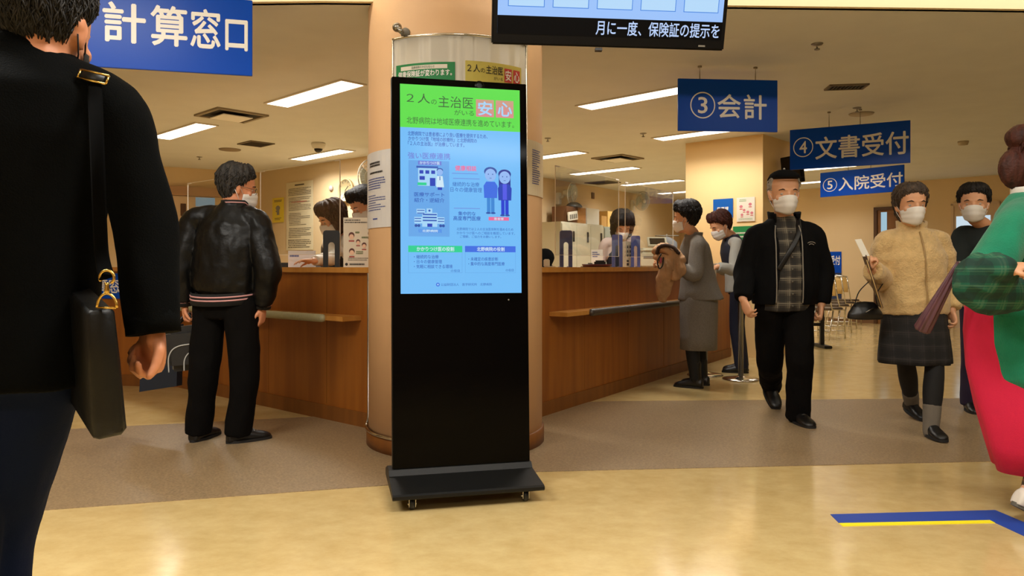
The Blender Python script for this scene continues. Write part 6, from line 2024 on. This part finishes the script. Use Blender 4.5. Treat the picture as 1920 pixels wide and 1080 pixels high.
# ================================================================== 5  woman in green at the right edge
P = Person('woman in a green jacket and long pink skirt cut off by the right edge', *(W(1945, 500, 3.2).xy), (1, .12), 1.60, True)
J = P.J
J['nk'] = W(1930, 368, 3.22); J['hd'] = W(1955, 300, 3.22)
J['shR'] = W(1903, 428, 3.06); J['shL'] = W(1950, 425, 3.42)
J['elR'] = W(1843, 526, 2.98); J['wrR'] = W(1880, 503, 2.82)
J['elL'] = W(1975, 540, 3.5); J['wrL'] = W(2070, 520, 3.4)
J['pel'] = V(W(1938, 500, 3.2).x, 3.2, .88); J['hipR'] = J['pel'] + V(0, -.09, -.03); J['hipL'] = J['pel'] + V(0, .09, -.03)
J['knR'] = J['pel'] + V(.02, -.09, -.44); J['anR'] = W(1936, 925, 3.10)
J['knL'] = J['pel'] + V(.2, .09, -.42); J['anL'] = V(J['pel'].x + .38, 3.28, .085)
P.toe = {'L': V(1, .1, 0), 'R': V(1, .12, 0)}; P.pitch = {'R': 26}
P.look((1, -.05), 8); P.hs = 1.0
P.hands = {'R': (V(.95, -.1, .12), V(-.1, .3, -.9), (60, 75, 40), 0), 'L': (None, None, 30, 0)}
P.body(M_SKIN, .006)
P.hair(M_HAIRRED, 'bob', .024, 9.0); P.mask(M_MASK); P.eyes()
mb = MB(); mb.ball(P.hpt(V(0, -.10, .085)), (.06, .06, .055)); mb.ball(P.hpt(V(0, -.10, -.05)), (.075, .05, .09)); me = fuse(mb, .006, 3); disp(me, folds(.006, (40, 40, 14), 3)); link_mesh('hair_bun', me, M_HAIRRED, P.root)
M_GREEN = mat('jacket_green', (8, 122, 88), .95, var=.10, vscale=(14, 14, 14), bump=.35, bscale=160, sheen=.2)
M_GPLAID = plaid_mat('cuff_green_plaid', (10, 84, 60), (12, 40, 36), (66, 104, 78), 15, 15)
prof = [(-.72, .215, .20, .05), (-.6, .23, .225, .02), (-.3, .235, .23, .01), (-.05, .225, .225, -.0), (.15, .195, .20, -.0), (.45, .18, .175), (.7, .185, .165), (.86, .17, .135), (.95, .12, .10), (1.02, .075, .072)]
mb = P.jacket_mb(prof, (.085, .088, .075), .085, .45)
P.cloth('jacket', M_GREEN, mb, .009, 4, folds(.010, (6, 6, 3), 31))
el, wr = J['elR'], J['wrR']; d = (wr - el).normalized()
mb = MB(); limb(mb, [(el + V(-.015, 0, -.01), .094), (el.lerp(wr, .35), .090), (el.lerp(wr, .7), .070), (el.lerp(wr, .92), .050)])
limb(mb, [(el + V(-.01, -.0, .015), .09), (el + V(.01, -.01, -.045), .085), (el + V(.12, -.05, -.05), .06)])
P.cloth('rolled_cuff', M_GPLAID, mb, .008, 3, folds(.014, (11, 11, 9), 32))
mb = MB(); mb.lathe([(.036, -.012), (.041, -.012), (.041, .012), (.036, .012)], wr - d * .005, 24, axis=d); mb.build('bracelet', mat('bracelet_brown', (96, 66, 50), .3), P.root)
collar(P, mat('collar_white', (220, 214, 204), .7), (.072, .07), .0, .04, .006)
M_PINK = mat('skirt_pink', (206, 20, 66), .85, var=.06, vscale=(10, 10, 4), bump=.15, bscale=240)
skirt(P, M_PINK, [(.97, -.03, .14, .18, .03), (.91, -.03, .15, .215, .06), (.78, -.025, .16, .23, .06), (.62, -.005, .17, .245, .05), (.45, .03, .21, .26, 0), (.30, .09, .215, .27, 0), (.185, .14, .22, .28, 0)], wav=.06, nf=6, seed=.6)
for s in 'LR':
    mb = MB(); a = J['an' + s]; dd = (J['kn' + s] - a).normalized(); limb(mb, [(a - dd * .03, .044), (a + dd * .06, .046), (a + dd * .16, .052)]); P.cloth('sock', plaid_mat('sock_pattern', (120, 96, 48), (40, 34, 30), (150, 30, 40), 40, 45), mb, .007, 2)
M_SHOEW = mat('shoe_white', (214, 206, 194), .5)
P.shoe('R', M_SHOEW, mat('sole_grey', (90, 86, 76), .6), .25, .045, 26); P.shoe('L', M_SHOEW, M_SOLE, .25, .045)
r = thing('folded_umbrella', 'folded mauve umbrella pointing down from under the green sleeve', 'umbrella', tuple(W(1727, 620, 3.22)))
a, b = W(1800, 492, 3.12), W(1727, 621, 3.22)
ax = (b - a).normalized(); n = 30; mb = MB()
sd = ax.cross(V(0, 1, 0)).normalized(); s2 = ax.cross(sd)
rings = []; rows = []
for q, rr in ((0, .012), (.1, .015), (.4, .021), (.8, .029), (.97, .031), (1.0, .024)):
    c = a + (b - a) * q
    rows.append([mb.bm.verts.new(c + (sd * math.cos(t) + s2 * math.sin(t)) * rr * (1 + .14 * math.sin(8 * t + q * 2.5))) for t in [2 * math.pi * i / 64 for i in range(64)]])
for A, B in zip(rows[:-1], rows[1:]):
    for i in range(64): f = mb.bm.faces.new((A[i], A[(i + 1) % 64], B[(i + 1) % 64], B[i])); f.smooth = True
mb.bm.faces.new(list(reversed(rows[0]))); mb.bm.faces.new(rows[-1])
mb.build('canopy', mat('umbrella_mauve', (84, 50, 58), .35, var=.25, vscale=(40, 40, 3)), r)
mb = MB(); mb.tube([a - ax * .004, a + ax * .02], .007, 8); mb.build('shaft', M_STEEL, r)

# ================================================================== 6  person with dark hair behind the green jacket
P = Person('person with short dark hair mostly hidden behind the woman in green', *(W(1848, 500, 5.45).xy), (-.35, -1), 1.60, True)
J = P.J
J['hd'] = W(1826, 384, 5.40)
J['wrR'] = W(1806, 556, 5.22); J['elR'] = W(1800, 508, 5.40)
P.look((-.55, -.85), 2); P.hs = 1.10
P.hands = {'R': (V(.3, -.3, -.9), V(.8, .2, 0), (40, 55, 30), 0), 'L': (None, None, 30, 0)}
P.body(M_SKIN, .007)
P.hair(M_HAIRB, 'short', .017, 6.0); P.mask(M_MASK); P.eyes()
mb = P.jacket_mb([(-.15, .18, .14), (.1, .175, .135), (.4, .165, .13), (.7, .18, .135), (.85, .165, .115), (.94, .12, .09), (1.02, .07, .07)], (.062, .058, .045))
P.cloth('coat', mat('coat_dark_teal', (16, 26, 26), .9), mb, .010, 3, folds(.007, (8, 8, 4), 41))
P.trousers(mat('trousers_purple', (34, 22, 52), .85), (.095, .075, .065), (.165, .125), fold=folds(.006, (9, 9, 5), 42))
for s in 'LR': P.shoe(s, M_SHOEB, M_SOLE)

# ================================================================== 7  woman in grey suit at the right counter
P = Person('woman in a grey suit jacket and skirt standing sideways at right counter', *(W(1304, 500, 6.62).xy), (-.86, .51), 1.64, True)
J = P.J
P.bend(4)
J['hd'] = W(1286, 410, 6.56); J['nk'] = W(1300, 442, 6.62)
J['shL'] = W(1308, 458, 6.44); J['shR'] = W(1298, 456, 6.80)
J['elL'] = W(1303, 515, 6.36); J['wrL'] = W(1258, 498, 6.42)
J['elR'] = W(1280, 512, 6.86); J['wrR'] = W(1248, 492, 6.72)
J['pel'] = V(W(1310, 500, 6.62).x, 6.62, .90)
P.look((-.93, .36), 6); P.hs = 1.0
P.hands = {'L': (V(-.9, .35, .1), V(.1, .3, -.9), (45, 55, 35), 0), 'R': (V(-.9, .2, .1), V(.1, -.3, -.9), (45, 55, 35), 0)}
P.body(M_SKIN, .006)
P.hair(M_HAIRB, 'short', .030, 7.0, rough=.026); P.mask(M_MASK); P.eyes()
M_SUIT = mat('suit_grey_tweed', (118, 112, 104), .95, var=.14, vscale=(120, 120, 120), bump=.3, bscale=300)
prof = [(-.30, .19, .205, -.02), (-.15, .19, .185, -.01), (.02, .18, .165), (.3, .165, .145), (.6, .175, .14), (.8, .17, .125), (.92, .13, .095), (1.0, .08, .078)]
mb = P.jacket_mb(prof, (.066, .064, .050), .068, .93)
P.cloth('suit_jacket', M_SUIT, mb, .009, 3, folds(.008, (8, 8, 4), 51))
collar(P, M_SUIT, (.078, .076), -.02, .03, .010, gap=70, flare=.08)
skirt(P, M_SUIT, [(.90, 0, .17, .15, 0), (.75, 0, .185, .165, 0), (.6, 0, .185, .165, 0), (.45, 0, .185, .16, 0), (.33, 0, .185, .16, 0)], wav=.02)
for s in 'LR':
    mb = MB(); P.leg(mb, s, (.066, .058, .050, .064)); P.cloth('stocking', M_TIGHT, mb, .010, 2)
    P.shoe(s, M_SHOEB, M_SOLE, .27, .048, 0, .12, name='ankle_boot')
r = thing('tan_coat_bundle', 'tan coat bundled over the grey suit woman\'s forearms, one end hanging', 'coat', tuple(W(1247, 560, 6.50)))
mb = MB()
limb(mb, [(W(1233, 470, 6.52), (.030, .05)), (W(1246, 466, 6.46), (.042, .06)), (W(1260, 472, 6.40), (.040, .06)), (W(1276, 486, 6.36), (.03, .05))], ref=UP)
limb(mb, [(W(1236, 482, 6.50), (.028, .05)), (W(1252, 484, 6.42), (.034, .06)), (W(1272, 492, 6.36), (.028, .05))], ref=UP)
limb(mb, [(W(1262, 488, 6.36), (.05, .04)), (W(1252, 506, 6.37), (.062, .05)), (W(1246, 530, 6.42), (.068, .045)), (W(1243, 548, 6.44), (.055, .04)), (W(1242, 560, 6.45), (.03, .03))], ref=(1, 0, 0))
limb(mb, [(W(1270, 492, 6.34), (.04, .03)), (W(1274, 506, 6.33), (.05, .03)), (W(1266, 518, 6.34), (.035, .025))], ref=(1, 0, 0))
me = fuse(mb, .007, 2)
fa_, fb_ = folds(.014, (24, 24, 4), 5), folds(.006, (50, 50, 9), 6)
disp(me, lambda p, n: fa_(p, n) + fb_(p, n)); link_mesh('coat_cloth', me, mat('coat_tan', (178, 138, 100), .85, var=.25, vscale=(9, 9, 9)), r)
mb = MB(); mb.tube(curve_pts([W(1232, 474, 6.44), W(1236, 464, 6.40), W(1248, 460, 6.37), W(1262, 464, 6.33), W(1272, 474, 6.31)]), [.014] * 33, 8, caps='round'); me = mb.mesh(); disp(me, folds(.006, (50, 50, 50), 2)); link_mesh('fur_trim', me, mat('trim_dark_brown', (58, 40, 30), .95), r)
mb = MB(); mb.tube(curve_pts([W(1240, 476, 6.32), W(1233, 490, 6.32), W(1236, 503, 6.32), W(1242, 498, 6.32), W(1244, 482, 6.32)]), .006, 8); mb.build('dark_strap', M_BLACK, r)
mb = MB(); mb.box(W(1239, 488, 6.325), (.018, .008, .05), bev=.004); mb.build('pink_tag', mat('tag_pink', (206, 80, 120), .5), r)

# ================================================================== 8  stooping clerk in a navy vest by the pillar
P = Person('clerk in navy vest with white mask stooping beside the grey suit woman', *(W(1385, 500, 7.55).xy), (-.9, .3), 1.60, True)
J = P.J
P.bend(12)
J['hd'] = W(1352, 424, 7.50); J['nk'] = W(1371, 444, 7.55)
J['shL'] = W(1381, 458, 7.36); J['elL'] = W(1376, 506, 7.28); J['wrL'] = W(1346, 500, 7.25)
J['shR'] = W(1376, 456, 7.74); J['elR'] = W(1362, 506, 7.75); J['wrR'] = W(1340, 502, 7.62)
P.look((-.95, -.10), 28); P.hs = 1.04
P.hands = {'L': (V(-.95, .1, .0), V(0, .4, -.9), (40, 50, 30), 0), 'R': (V(-.95, 0, .0), V(0, -.4, -.9), (40, 50, 30), 0)}
P.body(M_SKIN, .007)
P.hair(M_HAIRRED, 'short', .024, 8.0, rough=.024); P.mask(M_MASK); P.eyes()
M_SLEEVE = mat('cardigan_grey', (158, 156, 148), .9, bump=.2, bscale=240)
prof = [(-.14, .17, .14), (.1, .165, .135), (.4, .15, .12), (.7, .165, .13), (.85, .155, .11), (.94, .115, .09), (1.02, .068, .066)]
mb = P.jacket_mb(prof, (.060, .058, .048), .06, .95); P.cloth('cardigan', M_SLEEVE, mb, .009, 3, folds(.006, (9, 9, 5), 61))
M_VEST = mat('vest_navy', (22, 26, 42), .8)
mb = MB(); P.trunk(mb, [(.42, .163, .133), (.5, .165, .136), (.7, .172, .142), (.85, .158, .122), (.94, .12, .10), (1.04, .076, .076)]); P.cloth('vest', M_VEST, mb, .009, 2)
P.trousers(mat('trousers_navy', (18, 22, 44), .85), (.090, .076, .068), (.150, .120), top=.06, fold=folds(.004, (9, 9, 5), 62))
for s in 'LR': P.shoe(s, M_SHOEB, M_SOLE)
a = J['wrL'] + V(-.06, -.02, 0)
mb = MB(); mb.frame_box(a, V(.8, .6, 0), UP, V(.6, -.8, 0), -.06, .06, -.17, .03, -.001, .001); tag(mb.build('paper_form', M_PAPER), 'white paper form held up by the stooping clerk', 'paper')

# ================================================================== clerks behind the counters
def clerk(label, x, y, F, H, hair_m, style, thk, blouse, vest, bend, hd, lookF, down, female=True, seed=1, arms=None, bow=None, hs=1.03, hands=None):
    P = Person(label, x, y, F, H, female); P.bend(bend)
    J = P.J
    if hd is not None:
        dlt = hd - J['hd']
        for n in ('hd', 'nk', 'shL', 'shR', 'elL', 'elR', 'wrL', 'wrR'): J[n] = J[n] + dlt
    for kk, vv in (arms or {}).items(): J[kk] = vv
    P.look(lookF, down); P.hs = hs
    P.hands = hands or {}
    P.body(M_SKIN, .007); P.hair(hair_m, style, thk, seed); P.mask(M_MASK); P.eyes()
    pr = [(-.14, .165, .135), (.1, .16, .13), (.4, .15, .12), (.7, .17, .13), (.85, .16, .11), (.94, .115, .09), (1.02, .068, .066)]
    mb = P.jacket_mb(pr, (.060, .058, .042), .06, .95); P.cloth('blouse', blouse, mb, .009, 3, folds(.006, (9, 9, 6), seed + 70))
    mb = MB(); P.trunk(mb, [(-.15, .172, .143), (.1, .168, .138), (.4, .157, .128), (.7, .174, .138), (.84, .150, .118), (.93, .10, .10)]); P.cloth('vest', vest, mb, .009, 2)
    P.trousers(mat('slacks_dark', (26, 26, 32), .85), (.095, .075, .062), (.16, .13))
    for s in 'LR': P.shoe(s, M_SHOEB, M_SOLE)
    if bow:
        c = J['nk'] + P.F * .085 - UP * .03; mb = MB()
        for q in (-1, 1):
            limb(mb, [(c, .012), (c + P.L * q * .045 + UP * .012, (.03, .016)), (c + P.L * q * .085 + UP * .004, (.022, .012))], ref=UP)
        P.cloth('bow', bow, mb, .006, 2)
    return P
M_BLOUSE = mat('blouse_white', (226, 218, 204), .8); M_BLOUSEP = mat('blouse_pink_white', (226, 204, 196), .8)
clerk('clerk with brown bobbed hair and white bow reaching across left counter', *(W(628, 500, 6.42).xy), (-.62, -.78), 1.60, M_HAIRBR, 'bob', .026, M_BLOUSE, mat('vest_grey', (58, 56, 58), .85), 16,
      W(624, 412, 6.06), (-.86, -.5), 24, True, 1.5, {'elR': W(624, 484, 5.84), 'wrR': W(588, 489, 5.56)}, M_BLOUSE, 1.06, {'R': (V(-.85, -.5, .03), V(.1, -.15, -1), (12, 18, 14), .15), 'L': (None, None, 35, 0)})
clerk('clerk with short black hair stooping behind the face poster at left counter', *(W(700, 500, 6.55).xy), (-.70, -.70), 1.74, M_HAIRB, 'short', .028, M_BLOUSE, mat('vest_charcoal', (40, 40, 46), .85), 14,
      W(681, 387, 6.35), (-.80, -.60), 30, False, 2.5, None, None, 1.06)
clerk('clerk with black bobbed hair and dark vest looking down behind right counter', *(W(1164, 500, 8.2).xy), (.22, -1), 1.58, M_HAIRB, 'bob', .032, M_BLOUSEP, mat('vest_dark_blue', (36, 40, 54), .85), 14,
      W(1166, 426, 8.0), (.10, -1), 30, True, 3.5, None, None, 1.1)
# dark jacket left on the back of the chair
pj = W(1047, 470, 6.75)
r = thing('draped_jacket', 'black jacket hung over something dark behind the lone navy stand', 'jacket', (pc.x - .02, pc.y, .62))
mb = MB(); b0 = V(pc.x, pc.y, 0) - V(.75, -.6, 0).normalized() * .27
limb(mb, [(b0 + V(-.10, 0, .80), (.10, .07)), (b0 + V(-.07, 0, 1.05), (.13, .08)), (b0 + V(0, 0, 1.17), (.10, .06))], ref=(1, 0, 0)); limb(mb, [(b0 + V(-.12, -.02, 1.02), .06), (b0 + V(-.17, -.04, .85), .055), (b0 + V(-.16, -.05, .66), .045)])
me = fuse(mb, .008, 3); disp(me, folds(.01, (8, 8, 4), 3)); link_mesh('jacket_cloth', me, M_BLKCLOTH, r)
mb = MB(); mb.tube([b0 + V(-.10, -.085, 1.0), b0 + V(-.06, -.085, .86), b0 + V(-.05, -.08, .76)], [(.014, .004)] * 3, 8, ref=(1, 0, 0)); mb.build('white_lining', M_PAPER, r)
